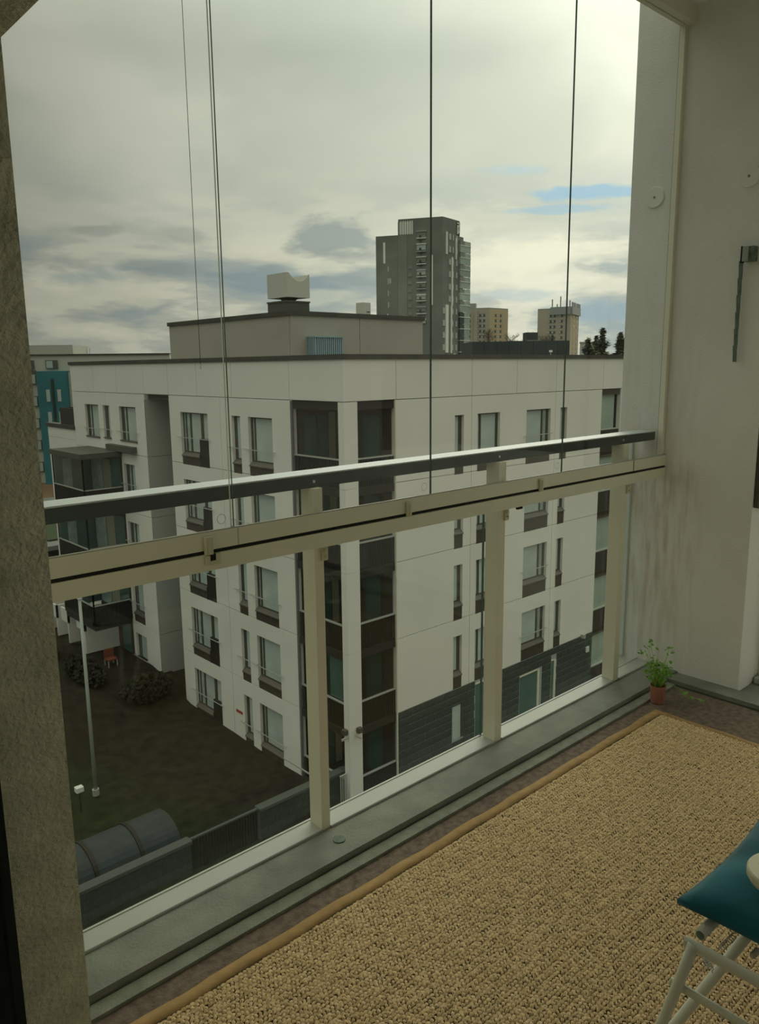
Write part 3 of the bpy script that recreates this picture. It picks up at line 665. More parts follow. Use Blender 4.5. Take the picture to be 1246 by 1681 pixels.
# ------------------------------------------------------------------ windows of the block
def make_window(face, u0, u1, zt, zb, kind, which):
    """window part with frame; panes, sill, spandrel and rail as its own sub-parts"""
    fr = MB(); d0, d1 = -.20, -.13
    t = .055
    full = kind.startswith('plain')
    zg = zb+.06 if full else zt-(1.72 if face is FA else 1.52)
    bars = []
    w = u1-u0
    if kind == 'wide': bars = [(u1-.30, u1-.22), (u1-.10, u1)] if face is FA else [(u1-.50, u1-.40), (u1-.14, u1-.02)]
    if kind == 'wide_mirror': bars = [(u0+.26, u0+.36), (u1-.12, u1-.02)]
    if kind == 'narrow': bars = [(u1-.16, u1)]
    if kind == 'door': bars = [(u1-.30, u1-.22), (u1-.72, u1-.60), (u0+.62, u0+.82)]
    if kind == 'plain': bars = [(u1-.25, u1-.12), (u1-.62, u1-.52)]
    if kind == 'plain_narrow': bars = [(u1-.28, u1-.16)]
    face.box(fr, u0, u0+t, zb, zt, d0, d1); face.box(fr, u1-t, u1, zb, zt, d0, d1); face.box(fr, u0+t, u1-t, zt-t, zt, d0, d1); face.box(fr, u0+t, u1-t, zg-t, zg, d0, d1)
    for a, b in bars: face.box(fr, a, min(b, u1-t-.001), zg, zt-t, d0, d1-.004)
    win = fr.build('window', 'frame', bl)
    edges = [u0+t]+[q for ab in sorted(bars) for q in (ab[0], min(ab[1], u1-t))]+[u1-t]
    n = 0
    for i in range(0, len(edges)-1, 2):
        a, b = edges[i], edges[i+1]
        if b-a < .03: continue
        p = MB(); lowz = zg
        face.box(p, a, b, lowz, zt-t, -.185, -.165)
        p.build('pane', 'blind' if (b-a > .3 and which != 2) else 'blind_b', win); n += 1
    s = MB()
    if full: face.box(s, u0-.02, u1+.02, zb, zb+.06, -.16, .05); s.build('sill', 'sill', win)
    else:
        us = u0 if kind != 'door' else u0+.82
        # sloping sill then recessed brown panel
        P = [face.p(us, -.13, zg-.055), face.p(u1, -.13, zg-.055), face.p(u1, .035, zg-.19), face.p(us, .035, zg-.19), face.p(u1, .035, zg-.235), face.p(us, .035, zg-.235), face.p(u1, -.13, zg-.235), face.p(us, -.13, zg-.235)]
        s.add(P, [(0, 1, 2, 3), (3, 2, 4, 5), (5, 4, 6, 7), (0, 3, 5, 7), (1, 6, 4, 2)]); s.build('sill', 'sill', win)
        p = MB(); face.box(p, us+.01, u1-.005, zb, zg-.235, -.15, -.02); p.build('spandrel', 'brown', win, label='brown panel under the glass')
        if kind == 'door':
            p = MB(); face.box(p, u0+.01, u0+.80, zb, zg+.62, -.13, -.02); p.build('balcony_screen', 'slat', win, label='black balcony screen')
            p = MB(); face.box(p, u0+.80, u0+.83, zb, zg-.05, -.12, .01); p.build('divider', 'frame', win)
    if not (face is FB and kind in ('narrow', 'wide_mirror')):
        zr = zg+(.60 if kind == 'door' else .42)
        r = MB(); face.box(r, u0-(.22 if kind != 'narrow' else .06), u1+(.05 if face is FB else .25), zr, zr+.03, .07, .10)
        for e in (u0+.02, u1-.02): face.box(r, e-.012, e+.012, zr, zr+.025, -.02, .075)
        r.build('guard_rail', 'metal', win)
    return win
protos = {}
for face, W in ((FA, WA), (FB, WB)):
    for (u0, u1, zt, zb, kind, k) in W:
        key = (face is FA, round(u0, 2), round(u1, 2), round(zt-J[k], 2), round(zb-J[k], 2), kind)
        if key in protos:
            o, k0 = protos[key]; c = copy_tree(o, parent=bl, off=(0, 0, J[k]-J[k0]))
        else: protos[key] = (make_window(face, u0, u1, zt, zb, kind, k), k)
# ------------------------------------------------------------------ corner loggias
def slats(face, u0, u1, z0, z1, d, pitch=.095):
    mb = MB(); n = int((u1-u0)/pitch)
    for i in range(n+1): face.box(mb, u0+i*pitch, u0+i*pitch+.045, z0, z1, d, d+.03)
    return mb
loggia_walls = MB().box(XA+2.42, XA+2.54, YB+.2, YB+3.1, -16.3+H, -1.2+H).box(XA+.3, XA+2.42, YB+2.96, YB+3.08, -16.3+H, -1.2+H)
loggia_walls.build('loggia_walls', 'log_wall', bl)
for k in range(5):
    j = J[k]; dz = (0, 0, -3*k)
    if k == 0:
        q = MB(); q.box(XA+.02+T*.0+.03, XA+2.42, YB+.05, YB+2.96, j-.30+H, j+H); sl0 = q.build('loggia_slab', 'log_slab', bl)
        q = slats(FA, .33, 2.93, j-2.98, j-2.02, -.12); a0 = q.build('balustrade', 'slat', bl)
        q = MB(); FA.box(q, .33, 2.93, j-3.0, j-2.02, -.20, -.18); a1 = q.build('balustrade_panel', 'slat', bl)
        q = MB(); FA.box(q, .28, 2.96, j-2.02, j-1.97, -.15, -.06); a2 = q.build('balustrade_rail', 'metal', bl, label='pale balustrade rail')
        q = slats(FB, .66, 2.40, j-2.98, j-2.02, -.12); b0 = q.build('balustrade', 'slat', bl)
        q = MB(); FB.box(q, .66, 2.40, j-3.0, j-2.02, -.20, -.18); b1 = q.build('balustrade_panel', 'slat', bl)
        q = MB(); FB.box(q, .62, 2.42, j-2.02, j-1.97, -.15, -.06); b2 = q.build('balustrade_rail', 'metal', bl, label='pale balustrade rail')
        q = MB().box(XA+.55, XA+1.65, YB+2.93, YB+2.95, j-2.9+H, j-.62+H); g0 = q.build('loggia_door', 'teal_glass', bl, label='teal glass door')
        q = MB().box(XA+1.70, XA+2.02, YB+2.92, YB+2.95, j-2.9+H, j-.5+H); g1 = q.build('loggia_curtain', 'curtain', bl, label='cream curtain')
        q = MB().box(XA+2.38, XA+2.41, YB+.85, YB+1.72, j-2.9+H, j-.62+H); g2 = q.build('loggia_door', 'teal_glass', bl, label='teal glass door')
        q = MB().box(XA+1.10, XA+1.20, YB+2.90, YB+2.93, j-2.9+H, j-.6+H).box(XA+2.36, XA+2.39, YB+1.70, YB+1.80, j-2.9+H, j-.6+H); g3 = q.build('door_frame', 'frame', bl)
        q = MB(); FB.box(q, 15.95, 17.62, j-3.15, j-1.95, -.16, -.06); w5a = q.build('balustrade_panel', 'slat', bl)
        q = MB(); FB.box(q, 15.95, 17.62, j-1.95, j-1.90, -.18, -.03); w5b = q.build('balustrade_rail', 'metal', bl)
        q = MB(); FB.box(q, 15.95, 17.35, j-1.9, j-.28, -.22, -.19); w5c = q.build('loggia_glass', 'tower_glass', bl)
        q = MB(); FB.box(q, 15.95, 17.62, j-.28, j, -.22, -.06); w5d = q.build('loggia_head', 'brown', bl)
        q = MB(); FB.box(q, .66, 2.40, j-1.95, j-.31, -.105, -.095); p1 = q.build('loggia_pane', 'glass', bl)
        q = MB(); FA.box(q, .33, 2.93, j-1.95, j-.31, -.105, -.095); p2 = q.build('loggia_pane', 'glass', bl)
        protosL = [sl0, a0, a1, a2, b0, b1, b2, g0, g1, g2, g3, w5a, w5b, w5c, w5d, p1, p2]
    else:
        for o in protosL:
            if k == 3 and o is a1: pass
            copy_tree(o, parent=bl, off=dz)
# one loggia has pale curtains drawn behind its panes
q = MB(); FA.box(q, .34, 1.25, J[3]-1.93, J[3]-.32, -.19, -.16); q.build('loggia_curtain', 'teal_glass', bl, label='pale green curtain drawn across')
# head flashing on openings and seam posts
q = MB(); FB.box(q, 2.40, 2.45, -16.2, -1.2, -.05, .02); q.build('downpipe', 'alu', bl)
q = MB(); FA.box(q, 2.93, 3.02, -16.2, -1.2, -.08, .02); q.build('downpipe', 'downpipe', bl)
# flood lamps on the corner column
for f, u in ((FA, .16), (FB, .42)):
    q = MB(); f.box(q, u-.10, u+.10, -13.24, -13.04, .0, .18); q.build('flood_lamp', 'frame', bl, bevel=.02)
    q = MB(); f.box(q, u-.17, u-.12, -13.36, -13.28, .05, .35); q.build('lamp_arm', 'metal', bl)
# square lamp on the brick base, little camera
q = MB(); FB.box(q, 15.36, 15.62, -14.12, -13.84, .0, .08); q.build('square_lamp', 'lens', bl, bevel=.02, label='square white wall lamp')
q = MB(); FB.box(q, 14.9, 15.05, -13.25, -13.05, .0, .2); q.build('wall_camera', 'metal', bl)
# red notice
q = MB(); FA.box(q, 7.25, 7.75, -14.9, -14.78, 0, .02); q.build('notice', 'red', bl, label='small red notice')
# ------------------------------------------------------------------ dark block base on facade B
def bricks(face, parent, u0, u1, zt, rows, holes, L=.60, Hh=.333, d0=-.12, d1=.0, cap=300):
    mbk = MB(); me = None; cnt = 0; rnd2 = random.Random(9)
    base = MB(); face.box(base, u0, u1, zt-rows*Hh, zt, d0-.06, d1-.014)
    g = .024
    for r in range(rows):
        z1 = zt-r*Hh-g/2; z0 = z1-Hh+g; s = u0-(.0 if r % 2 else L/2) - rnd2.choice((0, .1))
        cuts = [(h[0], h[1]) for h in holes if h[2] < z1-.05 and h[3] > z0+.05]
        while s < u1:
            a, b = max(s, u0), min(s+L, u1); s += L
            pieces = [(a, b)]
            for c0, c1 in cuts:
                np_ = []
                for x0, x1 in pieces:
                    if x1 <= c0 or x0 >= c1: np_.append((x0, x1)); continue
                    if x0 < c0: np_.append((x0, c0))
                    if x1 > c1: np_.append((c1, x1))
                pieces = np_
            for x0, x1 in pieces:
                if x1-x0 < .08 or cnt >= cap: continue
                if me is None:
                    me = bpy.data.meshes.new('brick'); c = .06
                    me.from_pydata([(-.5, -.5, -.5), (.5, -.5, -.5), (.5, .5, -.5), (-.5, .5, -.5), (-.5, -.5, .5), (.5, -.5, .5), (.5, .5, .5), (-.5, .5, .5)], [], [(3, 2, 1, 0), (4, 5, 6, 7), (0, 1, 5, 4), (1, 2, 6, 5), (2, 3, 7, 6), (3, 0, 4, 7)])
                    me.materials.append(M['brick'])
                o = bpy.data.objects.new('brick', me); COL.objects.link(o); o.parent = parent; cnt += 1
                pr = rnd2.uniform(0, .006)
                P = Vector(face.p((x0+x1)/2, (d0+d1)/2+pr, (z0+z1)/2)); o.location = P-ORG[parent.name]
                lx, ly = abs(face.U[0]), abs(face.U[1])
                o.scale = ((x1-x0-g)*lx+(d1-d0)*ly, (x1-x0-g)*ly+(d1-d0)*lx, z1-z0)
    return base
holesR = [(5.56, 6.18, -15.4, -13.86), (10.08, 11.78, -16.4, -13.88), (12.50, 12.92, -16.4, -13.75), (7.0, 8.36, -16.4, -13.30)]
bb = bricks(FB, bl, 2.46, 15.95, -13.18, 9, holesR)
bb.build('mortar', 'mortar', bl)
for a, b, c, d, m, nm in ((5.56, 6.18, -15.4, -13.86, 'blind', 'window'), (10.08, 11.5, -16.3, -13.88, 'teal_glass', 'entrance_door'), (12.50, 12.80, -16.3, -13.75, 'teal_glass', 'entrance_door'), (7.0, 8.36, -16.3, -13.30, 'teal_glass', 'entrance_door')):
    q = MB(); FB.box(q, a+.04, b-.04, c, d-.04, -.14, -.004); w = q.build(nm, m, bl)
    q = MB(); FB.box(q, b-.09, b+.04, c, d, -.1, .03); FB.box(q, a, b, d-.05, d, -.1, .02); q.build('frame', 'alu' if m == 'teal_glass' else 'frame', w)
# entrance railing near the corner
er = MB()
for i in range(4): FA.box(er, .02, .05, -16, -14.75, .14+.09*i, .17+.09*i)
FA.box(er, .01, .06, -14.75, -14.70, .12, .46); FA.box(er, .1, 2.9, -14.95, -14.90, .9, .94)
er.build('entrance_railing', 'metal', bl)
# ------------------------------------------------------------------ projecting glazed balconies, far left of the block
def stack():
    f0, f1, pr = 17.75, 21.75, 2.06
    FS = Face((XA-pr, YB+f0), (1, 0), (0, -1))     # side towards us
    FO = Face((XA-pr, YB+f0), (0, 1), (-1, 0))     # outer side
    q = MB().hexa([(XA-pr-.1, YB+f0-.1, -4.36+H), (XA, YB+f0-.1, -4.36+H), (XA, YB+f1+.1, -4.36+H), (XA-pr-.1, YB+f1+.1, -4.36+H), (XA-pr-.1, YB+f0-.1, -4.10+H), (XA, YB+f0-.1, -4.10+H), (XA, YB+f1+.1, -4.10+H), (XA-pr-.1, YB+f1+.1, -4.10+H)])
    q.build('balcony_roof', 'vent_base', bl)
    q = MB(); FA.box(q, 15.9-.0, 18.9, -4.08, -3.78, .0, .3); q.build('roof_flashing', 'vent_base', bl)
    for k in range(3):
        z = -4.36-3*k; dzz = z-2.55
        for ff, w in ((FS, pr), (FO, f1-f0)):
            q = MB(); ff.box(q, 0, w, dzz-.1, dzz+.1, -.3, 0); 
            q.build('balcony_slab', 'log_slab', bl)
            q = MB(); ff.box(q, .03, w-.03, dzz-.35, dzz+.95, -.08, -.05); q.build('balustrade_panel', 'slat', bl)
            q = slats(ff, .05, w-.1, dzz+.1, dzz+.95, -.05, .12); q.build('balustrade', 'slat', bl)
            q = MB(); ff.box(q, 0, w, dzz+.95, dzz+1.0, -.06, 0); q.build('balustrade_rail', 'metal', bl)
            if k == 0:
                q = MB(); ff.box(q, .04, w-.04, dzz+1.0, z-.0, -.04, -.03); q.build('balcony_pane', 'glass', bl)
            q = MB()
            for uu in (0, w-.06): ff.box(q, uu, uu+.06, dzz, z, -.06, 0)
            q.build('corner_post', 'slat', bl)
        q = MB(); FA.box(q, 17.9, 19.0, dzz+.1, z-.2, .025, .05); q.build('balcony_door', 'teal_glass', bl)
        q = MB(); FA.box(q, 19.1, 20.1, dzz+.1, z-.3, .025, .05); q.build('balcony_curtain', 'curtain', bl)
        q = MB(); FA.box(q, 20.2, 21.6, dzz+.1, z-.2, .025, .05); q.build('balcony_door', 'blind_b', bl)
        q = MB(); FA.box(q, 17.85, 21.7, dzz, z, .0, .025); q.build('balcony_back', 'log_wall', bl)
    for k in range(3):
        z = -4.36-3*k
        q = MB(); q.box(XA-pr+.08, XA-.02, YB+f1-.06, YB+f1-.02, z-2.5+H, z-.05+H); q.build('balcony_side', 'teal_glass', bl)
        q = MB(); q.box(XA-pr+.5, XA-1.1, YB+f1-.10, YB+f1-.06, z-2.3+H, z-.3+H); q.build('balcony_curtain', 'blind_b', bl)
    # ground-floor patio with white dividers
    q = MB(); FA.box(q, 17.8, 21.7, -15.2, -12.9, -.02, .04); q.build('patio_back', 'log_wall', bl)
    q = MB(); FA.box(q, 18.0, 19.0, -15.1, -12.9, .04, .07); q.build('patio_door', 'teal_glass', bl)
    for u, w, z in ((19.6, 1.1, -13.0), (21.9, 1.0, -13.1), (23.6, .9, -13.2), (25.2, .9, -13.2)):
        q = MB(); FA.box(q, u, u+.12, -15.0, z, .0, 1.9); FA.box(q, u-.0, u+w, z-.75, z, 1.8, 1.9); q.build('patio_divider', 'facade', bl)
    q = MB(); FA.box(q, 23.6, 27.8, -13.6, -12.9, .0, .9); q.build('canopy', 'facade', bl)
stack()
# ------------------------------------------------------------------ roof storey, ventilator, louvre box
ph = thing('rooftop_penthouse', (XA+8, YB+10, ZT+H-.12), 'low grey rendered plant room set back on the roof of the white block', 'plant room')
px0, px1, py0, py1, pz = XA+2.32, XA+9.97, YB+6.0, YB+16.3, 2.20
def pp(name, x0, x1, y0, y1, z0, z1, m): return MB().box(x0, x1, y0, y1, z0+H, z1+H).build(name, m, ph)
pp('core', px0+.1, px1-.1, py0+.1, py1-.1, ZT-.12, pz-.1, 'facade_core')
for a, b in ((px0, px0+3.7), (px0+3.7, px1)): pp('wall_panel', a+.015, b-.015, py0, py0+.12, ZT-.12, pz-.12, 'pent')
for a, b in ((py0, py0+5.2), (py0+5.2, py1)): pp('wall_panel', px0, px0+.12, a+.125, b-.015, ZT-.12, pz-.12, 'pent')
pp('wall_panel', px1-.12, px1, py0+.125, py1, ZT-.12, pz-.12, 'pent'); pp('wall_panel', px0+.125, px1-.125, py1-.12, py1, ZT-.12, pz-.12, 'pent')
pp('roof_edge', px0-.07, px1+.07, py0-.07, py1+.07, pz-.12, pz+.06, 'copper')
lv = thing('louvre_box', (XA+3.85, YB+5.7, ZT+H-.12), 'small blue-grey slatted louvre box against the plant room wall', 'vent')
lx0, lx1, ly0, ly1 = XA+3.1, XA+4.6, YB+5.45, YB+5.995
MB().box(lx0+.03, lx1-.03, ly0+.05, ly1, ZT-.12+H, 1.20+H).build('body', 'louvre_dark', lv)
MB().box(lx0-.03, lx1+.03, ly0-.04, ly1, 1.20+H, 1.25+H).build('lid', 'louvre', lv)
for i in range(14):
    x = lx0+.02+i*.1085; MB().box(x, x+.06, ly0, ly0+.05, ZT-.12+H, 1.20+H).build('slat', 'louvre', lv)
for i in range(5):
    y = ly0+.06+i*.105; MB().box(lx0-.01, lx0+.03, y, y+.06, ZT-.12+H, 1.20+H).build('slat', 'louvre', lv)
vt = thing('roof_ventilator', (XA+2.9, YB+7.2, 2.26+H), 'white square roof ventilator with a saddle-shaped top on a dark base, above the plant room', 'ventilator')
vx0, vx1, vy0, vy1, vz = XA+2.62, XA+3.80, YB+6.62, YB+8.02, 2.86
MB().box(vx0-.02, vx1-.02, vy0+.02, vy1-.02, 2.26+H, 2.66+H).box(vx0-.05, vx1+.01, vy0-.01, vy1+.01, 2.66+H, 2.72+H).build('curb', 'vent_base', vt)
cx, cy = (vx0+vx1)/2, (vy0+vy1)/2
MB().lathe((cx, cy, 2.72+H), [(.36, 0), (.30, .05), (.33, .09), (.42, .14)], 28).build('neck', 'vent_base', vt, smooth=True)
hood = MB(); n = 28; prof = []
for i in range(n+1):
    t = i/n
    top = .98 if t < .10 else .98-.34*math.sin(math.pi*min(1, (t-.10)/.88))**.9 - .02*max(0, t-.5)
    prof.append((vx0+t*(vx1-vx0), vz+max(top, .5)))
w = .03
def sheet(y0, y1):
    vs = []; 
    for x, z in prof: vs += [(x, y0, vz+H), (x, y0, z+H), (x, y1, vz+H), (x, y1, z+H)]
    fs = []
    for i in range(n):
        a = 4*i; b = a+4; fs += [(a, b, b+1, a+1), (a+2, a+3, b+3, b+2), (a+1, b+1, b+3, a+3), (a, a+2, b+2, b)]
    fs += [(0, 1, 3, 2), (4*n, 4*n+2, 4*n+3, 4*n+1)]
    hood.add(vs, fs)
sheet(vy0, vy0+w); sheet(vy1-w, vy1)
hood.box(vx0, vx0+w, vy0+w, vy1-w, vz+H, vz+.98+H).box(vx1-w, vx1, vy0+w, vy1-w, vz+H, vz+.94+H).box(vx0+w, vx1-w, vy0+w, vy1-w, vz+H, vz+.06+H)
hood.build('hood', 'vent', vt, label='white sheet-metal hood')
ch = thing('roof_box', (XA+7.25, YB+7.0, 2.26+H), 'small white metal box on the plant room roof beside the grey tower', 'roof box')
MB().box(XA+6.98, XA+7.45, YB+6.85, YB+7.35, 2.26+H, 2.86+H).build('body', 'vent', ch, bevel=.02)
MB().box(XA+7.2, XA+7.38, YB+6.84, YB+6.86, 2.42+H, 2.46+H).build('slot', 'black', ch)
fl = thing('roof_lamp', (XA+13.2, YB+.8, ZT+H-.12), 'tiny white lamp standing on the roof edge of the white block', 'lamp')
MB().tube([(XA+13.0, YB+.9, ZT-.12+H), (XA+13.0, YB+.9, ZT+.14+H)], .015, 8).build('stand', 'metal', fl); MB().box(XA+12.94, XA+13.06, YB+.85, YB+.95, ZT+.13+H, ZT+.22+H).build('head', 'white', fl)
# ================================================================== GROUND
GZ = -16.0+H
def ground():
    nx, ny = 60, 60; mb = MB(); x0, x1, y0, y1 = -30, XA+.5, 2.3, YB+60
    for j in range(ny+1):
        for i in range(nx+1):
            x = x0+(x1-x0)*i/nx; y = y0+(y1-y0)*j/ny
            v = y-YB; rise = 1.0/(1+math.exp(-(v-13.2)/.8))*1.05*(1 if x > XA-6 else .5)
            mb.v.append((x, y, GZ+rise*.95+.12*math.sin(x*.9)*math.sin(y*.7)-.05))
    for j in range(ny):
        for i in range(nx): a = j*(nx+1)+i; mb.f.append((a, a+1, a+nx+2, a+nx+1))
    return mb
gm = mat('yard_ground', (.03, .03, .02), 1, bump=(2.5, .6)); nt = gm.node_tree; bs = nt.nodes['Principled BSDF']
geo = nd(nt, 'ShaderNodeNewGeometry')
n_ = nd(nt, 'ShaderNodeTexNoise'); n_.inputs['Scale'].default_value = .16; n_.inputs['Detail'].default_value = 8; nt.links.new(geo.outputs['Position'], n_.inputs['Vector'])
n2_ = nd(nt, 'ShaderNodeTexNoise'); n2_.inputs['Scale'].default_value = 2.2; n2_.inputs['Detail'].default_value = 10; nt.links.new(geo.outputs['Position'], n2_.inputs['Vector'])
spg = nd(nt, 'ShaderNodeSeparateXYZ'); nt.links.new(geo.outputs['Position'], spg.inputs[0])
lx = math_n(nt, 'ADD', math_n(nt, 'MULTIPLY', math_n(nt, 'SUBTRACT', XA-4.2, spg.outputs[0]), .35), math_n(nt, 'MULTIPLY', math_n(nt, 'SUBTRACT', n_.outputs[0], .5), 5.0), clamp=True)
soil = ramp(nt, n2_.outputs[0], [(.3, (.014, .012, .007)), (.7, (.034, .027, .016))]); grass = ramp(nt, n2_.outputs[0], [(.3, (.010, .018, .005)), (.7, (.024, .040, .012))])
nt.links.new(mixc(nt, lx, soil, grass), bs.inputs['Base Color'])
o = ground().build('yard', gm, smooth=True); o['kind'] = 'structure'
o = MB().box(-600, 900, YB+60, 1600, GZ-.6, GZ-.1).build('far_land', 'far_ground'); o['kind'] = 'structure'
o = MB().box(XA+.5, 900, -300, YB+60, GZ-.7, GZ-.35).build('far_land', 'far_ground'); o['kind'] = 'structure'
# the building we stand in continues below and beside the balcony
S('wall_own_facade', MB().box(-12, 14, -9, 2.0, GZ-.5, -.26), 'facade_side')
S('wall_own_left', MB().box(-12, -2.75, -9, 2.0, -.26, 3.46), 'facade_side')
S('wall_own_top', MB().box(-12, 5.2, -9, 1.955, 3.46, 4.2), 'facade_side')
# path, asphalt and lawn seen far left
o = MB().box(XA-1.5, XA+26, YB+48, YB+75, GZ+.45, GZ+.85).build('trim_7', 'asphalt'); o['kind'] = 'structure'
o = MB().box(XA+7, XA+13, YB+50, YB+58, GZ+.86, GZ+1.0).build('trim_8', 'lawn'); o['kind'] = 'structure'
o = MB().box(XA+10, XA+60, YB+76, YB+125, GZ-.1, GZ+.5).build('trim_9', 'rust_soil'); o['kind'] = 'structure'
# hedge rows against the block
def bush(mb, c, sx, sy, sz, n, r, rnd3, leaf=.12):
    for _ in range(n):
        a = rnd3.uniform(0, 6.283); t = rnd3.uniform(-1, 1); rr = rnd3.uniform(.6, 1)
        s = math.sqrt(1-t*t); p = Vector((c[0]+sx*rr*s*math.cos(a), c[1]+sy*rr*s*math.sin(a), c[2]+sz*rr*t))
        d1 = Vector((rnd3.uniform(-1, 1), rnd3.uniform(-1, 1), rnd3.uniform(-1, 1))).normalized()*leaf; d2 = d1.orthogonal().normalized()*leaf*.7
        mb.add([p-d1, p+d2, p+d1, p-d2], [(0, 1, 2, 3)])
r3 = random.Random(4)
hedges = [((XA-1.6, YB+13.2), 1.3, .8, .7, 'dark clipped hedge in front of the recess of the white block'), ((XA-3.2, YB+16.6), .7, 2.0, .6, 'dark hedge beside the patio, left of the recess'), ((XA-3.6, YB+22.5), .8, 3.0, .6, 'long low hedge along the far patios')]
for (hx, hy), sx, sy, sz, lab in hedges:
    t = thing('hedge', (hx, hy, GZ), lab, 'hedge', None)
    m_ = MB(); bush(m_, (hx, hy, GZ+sz*.7+(.5 if hy < YB+14 else .9)), sx, sy, sz, 1500, 0, r3, .11); m_.build('foliage', 'hedge', t)
    m2 = MB(); m2.tube([(hx, hy, GZ), (hx, hy, GZ+1.0)], .05, 6); m2.build('trunk', 'bark', t)
t = thing('patio_chair', (XA-1.6, YB+17.0, GZ+1.0), 'small orange-red garden seat on the patio below the stacked balconies', 'chair')
MB().box(XA-1.9, XA-1.4, YB+16.8, YB+17.3, GZ+1.35, GZ+1.42).build('seat', mat('orange_paint', (.22, .07, .04), .6), t)
MB().box(XA-1.9, XA-1.4, YB+17.25, YB+17.3, GZ+1.42, GZ+1.85).build('backrest', bpy.data.materials['orange_paint'], t)
for dx in (0, .45):
    for dy in (0, .45): MB().box(XA-1.9+dx, XA-1.85+dx, YB+16.8+dy, YB+16.85+dy, GZ+.85, GZ+1.35).build('leg', 'metal', t)
# pole, bollard lamps
t = thing('flagpole', (XA-6.65, YB+7.21, GZ), 'tall pale flagpole standing on the dark lawn', 'pole')
MB().tube([(XA-6.65, YB+7.21, GZ-.05), (XA-6.65, YB+7.21, -8.2+H)], [.075, .055], 12).build('shaft', 'pole', t, smooth=True)
MB().disc((XA-6.65, YB+7.21, -8.2+H), (0, 0, 1), .09, .08, 12).build('cap', 'white', t)
MB().disc((XA-6.65, YB+7.21, GZ), (0, 0, 1), .13, .25, 12).build('foot', 'metal', t)
t = thing('garden_lamp', (XA-7.49, YB+6.57, GZ), 'short garden lamp with a white box head left of the flagpole foot', 'lamp', None)
MB().tube([(XA-7.49, YB+6.57, GZ-.05), (XA-7.49, YB+6.57, GZ+.75)], .03, 8).build('post', 'rail_dark', t); MB().box(XA-7.63, XA-7.35, YB+6.45, YB+6.69, GZ+.75, GZ+.95).build('head', 'white', t, bevel=.02)
t = thing('garden_lamp', (XA-7.1, YB+10.2, GZ), 'thin dark lamp post with a pale arm behind the flagpole', 'lamp', None)
MB().tube([(XA-7.1, YB+10.2, GZ-.05), (XA-7.1, YB+10.2, GZ+3.9)], .04, 8).build('post', 'rail_dark', t); MB().box(XA-7.9, XA-7.0, YB+10.1, YB+10.3, GZ+3.9, GZ+3.98).build('head', 'pole', t)
# low block wall with a slatted stretch
lw = thing('garden_wall', (XA-6, YB+.6, GZ), 'low dark block wall with a grey cap and a slatted stretch at the foot of the block', 'garden wall')
FW = Face((XA-11.0, YB+.55), (1, 0), (0, -1))
for a, b in ((0, 4.75), (7.4, 11.3)):
    bs_ = bricks(FW, lw, a, b, -15.02, 4, [], d0=-.25, d1=0); bs_.build('mortar', 'mortar_dim', lw)
    q = MB(); FW.box(q, a-.03, b+.03, -15.02, -14.90, -.30, .05); q.build('cap', 'cap', lw, bevel=.01)
for i in range(24):
    q = MB(); FW.box(q, 4.8+i*.108, 4.86+i*.108, -16.1, -14.95, -.15, -.11); q.build('slat', 'slat', lw)
q = MB(); FW.box(q, 4.75, 7.4, -14.98, -14.92, -.18, -.08); q.build('top_rail', 'cap', lw)
# tarpaulin-roofed bicycle shelter
sh = thing('arched_shelter', (XA-7.6, YB+2.6, GZ), 'low shelter with a grey barrel-shaped roof in three bays behind the block wall', 'shelter')
def arch(u0, u1, c, w, zb_, r, name, m):
    mb = MB(); n = 14; vs = []
    for x in (u0, u1):
        for i in range(n+1):
            a = math.pi*i/n; vs.append((x, c-w*math.cos(a), zb_+r*math.sin(a)))
    fs = [(i, i+1, n+2+i, n+1+i) for i in range(n)]+[tuple(range(n, -1, -1)), tuple(range(n+1, 2*n+2))]
    mb.add(vs, fs); return mb.build(name, m, sh, smooth=False)
for i, (a, b) in enumerate(((-10.4, -9.0), (-8.85, -7.5), (-7.35, -6.1))): arch(XA+a, XA+b, YB+2.5, 1.0, GZ+.45, .72, 'roof_bay', 'shelter')
for a in (-9.0, -7.5): arch(XA+a+.01, XA+a+.14, YB+2.5, 1.03, GZ+.45, .76, 'rib', 'slat')
MB().box(XA-10.4, XA-6.1, YB+1.45, YB+3.5, GZ, GZ+.45).build('base', 'slat', sh)
# ================================================================== FAR BUILDINGS
def pol(az, D): a = math.radians(az); return (D*math.sin(a), D*math.cos(a))
def faces_from(C, Lp, Rp):
    def fc(A, B, flip):
        d = (B[0]-A[0], B[1]-A[1]); w = math.hypot(*d); U = (d[0]/w, d[1]/w); N = (-U[1], U[0])
        if N[0]*A[0]+N[1]*A[1] > 0: N = (-N[0], -N[1])
        return Face(A, U, N), w
    return fc(C, Lp, 0), fc(C, Rp, 1)
def prism(C, Lp, Rp, z0, z1, name, m, parent):
    D = (Lp[0]+Rp[0]-C[0], Lp[1]+Rp[1]-C[1]); P = [C, Rp, D, Lp]
    area = sum(P[i][0]*P[(i+1) % 4][1]-P[(i+1) % 4][0]*P[i][1] for i in range(4))
    if area < 0: P = P[::-1]
    return MB().hexa([(x, y, z0+H) for x, y in P]+[(x, y, z1+H) for x, y in P]).build(name, m, parent)
# dark grey tower
D0 = 205.0; C = pol(47.0, D0); Lq = pol(42.3, 209.7); Rq = pol(48.45, 214.0)
tw_ = thing('grey_tower', (C[0], C[1], GZ), 'tall dark grey tower with white vertical fins and a square emblem at its top', 'tower')
zt_ = 32.9
prism(C, Lq, Rq, -16, zt_, 'shaft', 'tower', tw_)
(fL, wL), (fR, wR) = faces_from(C, Lq, Rq)
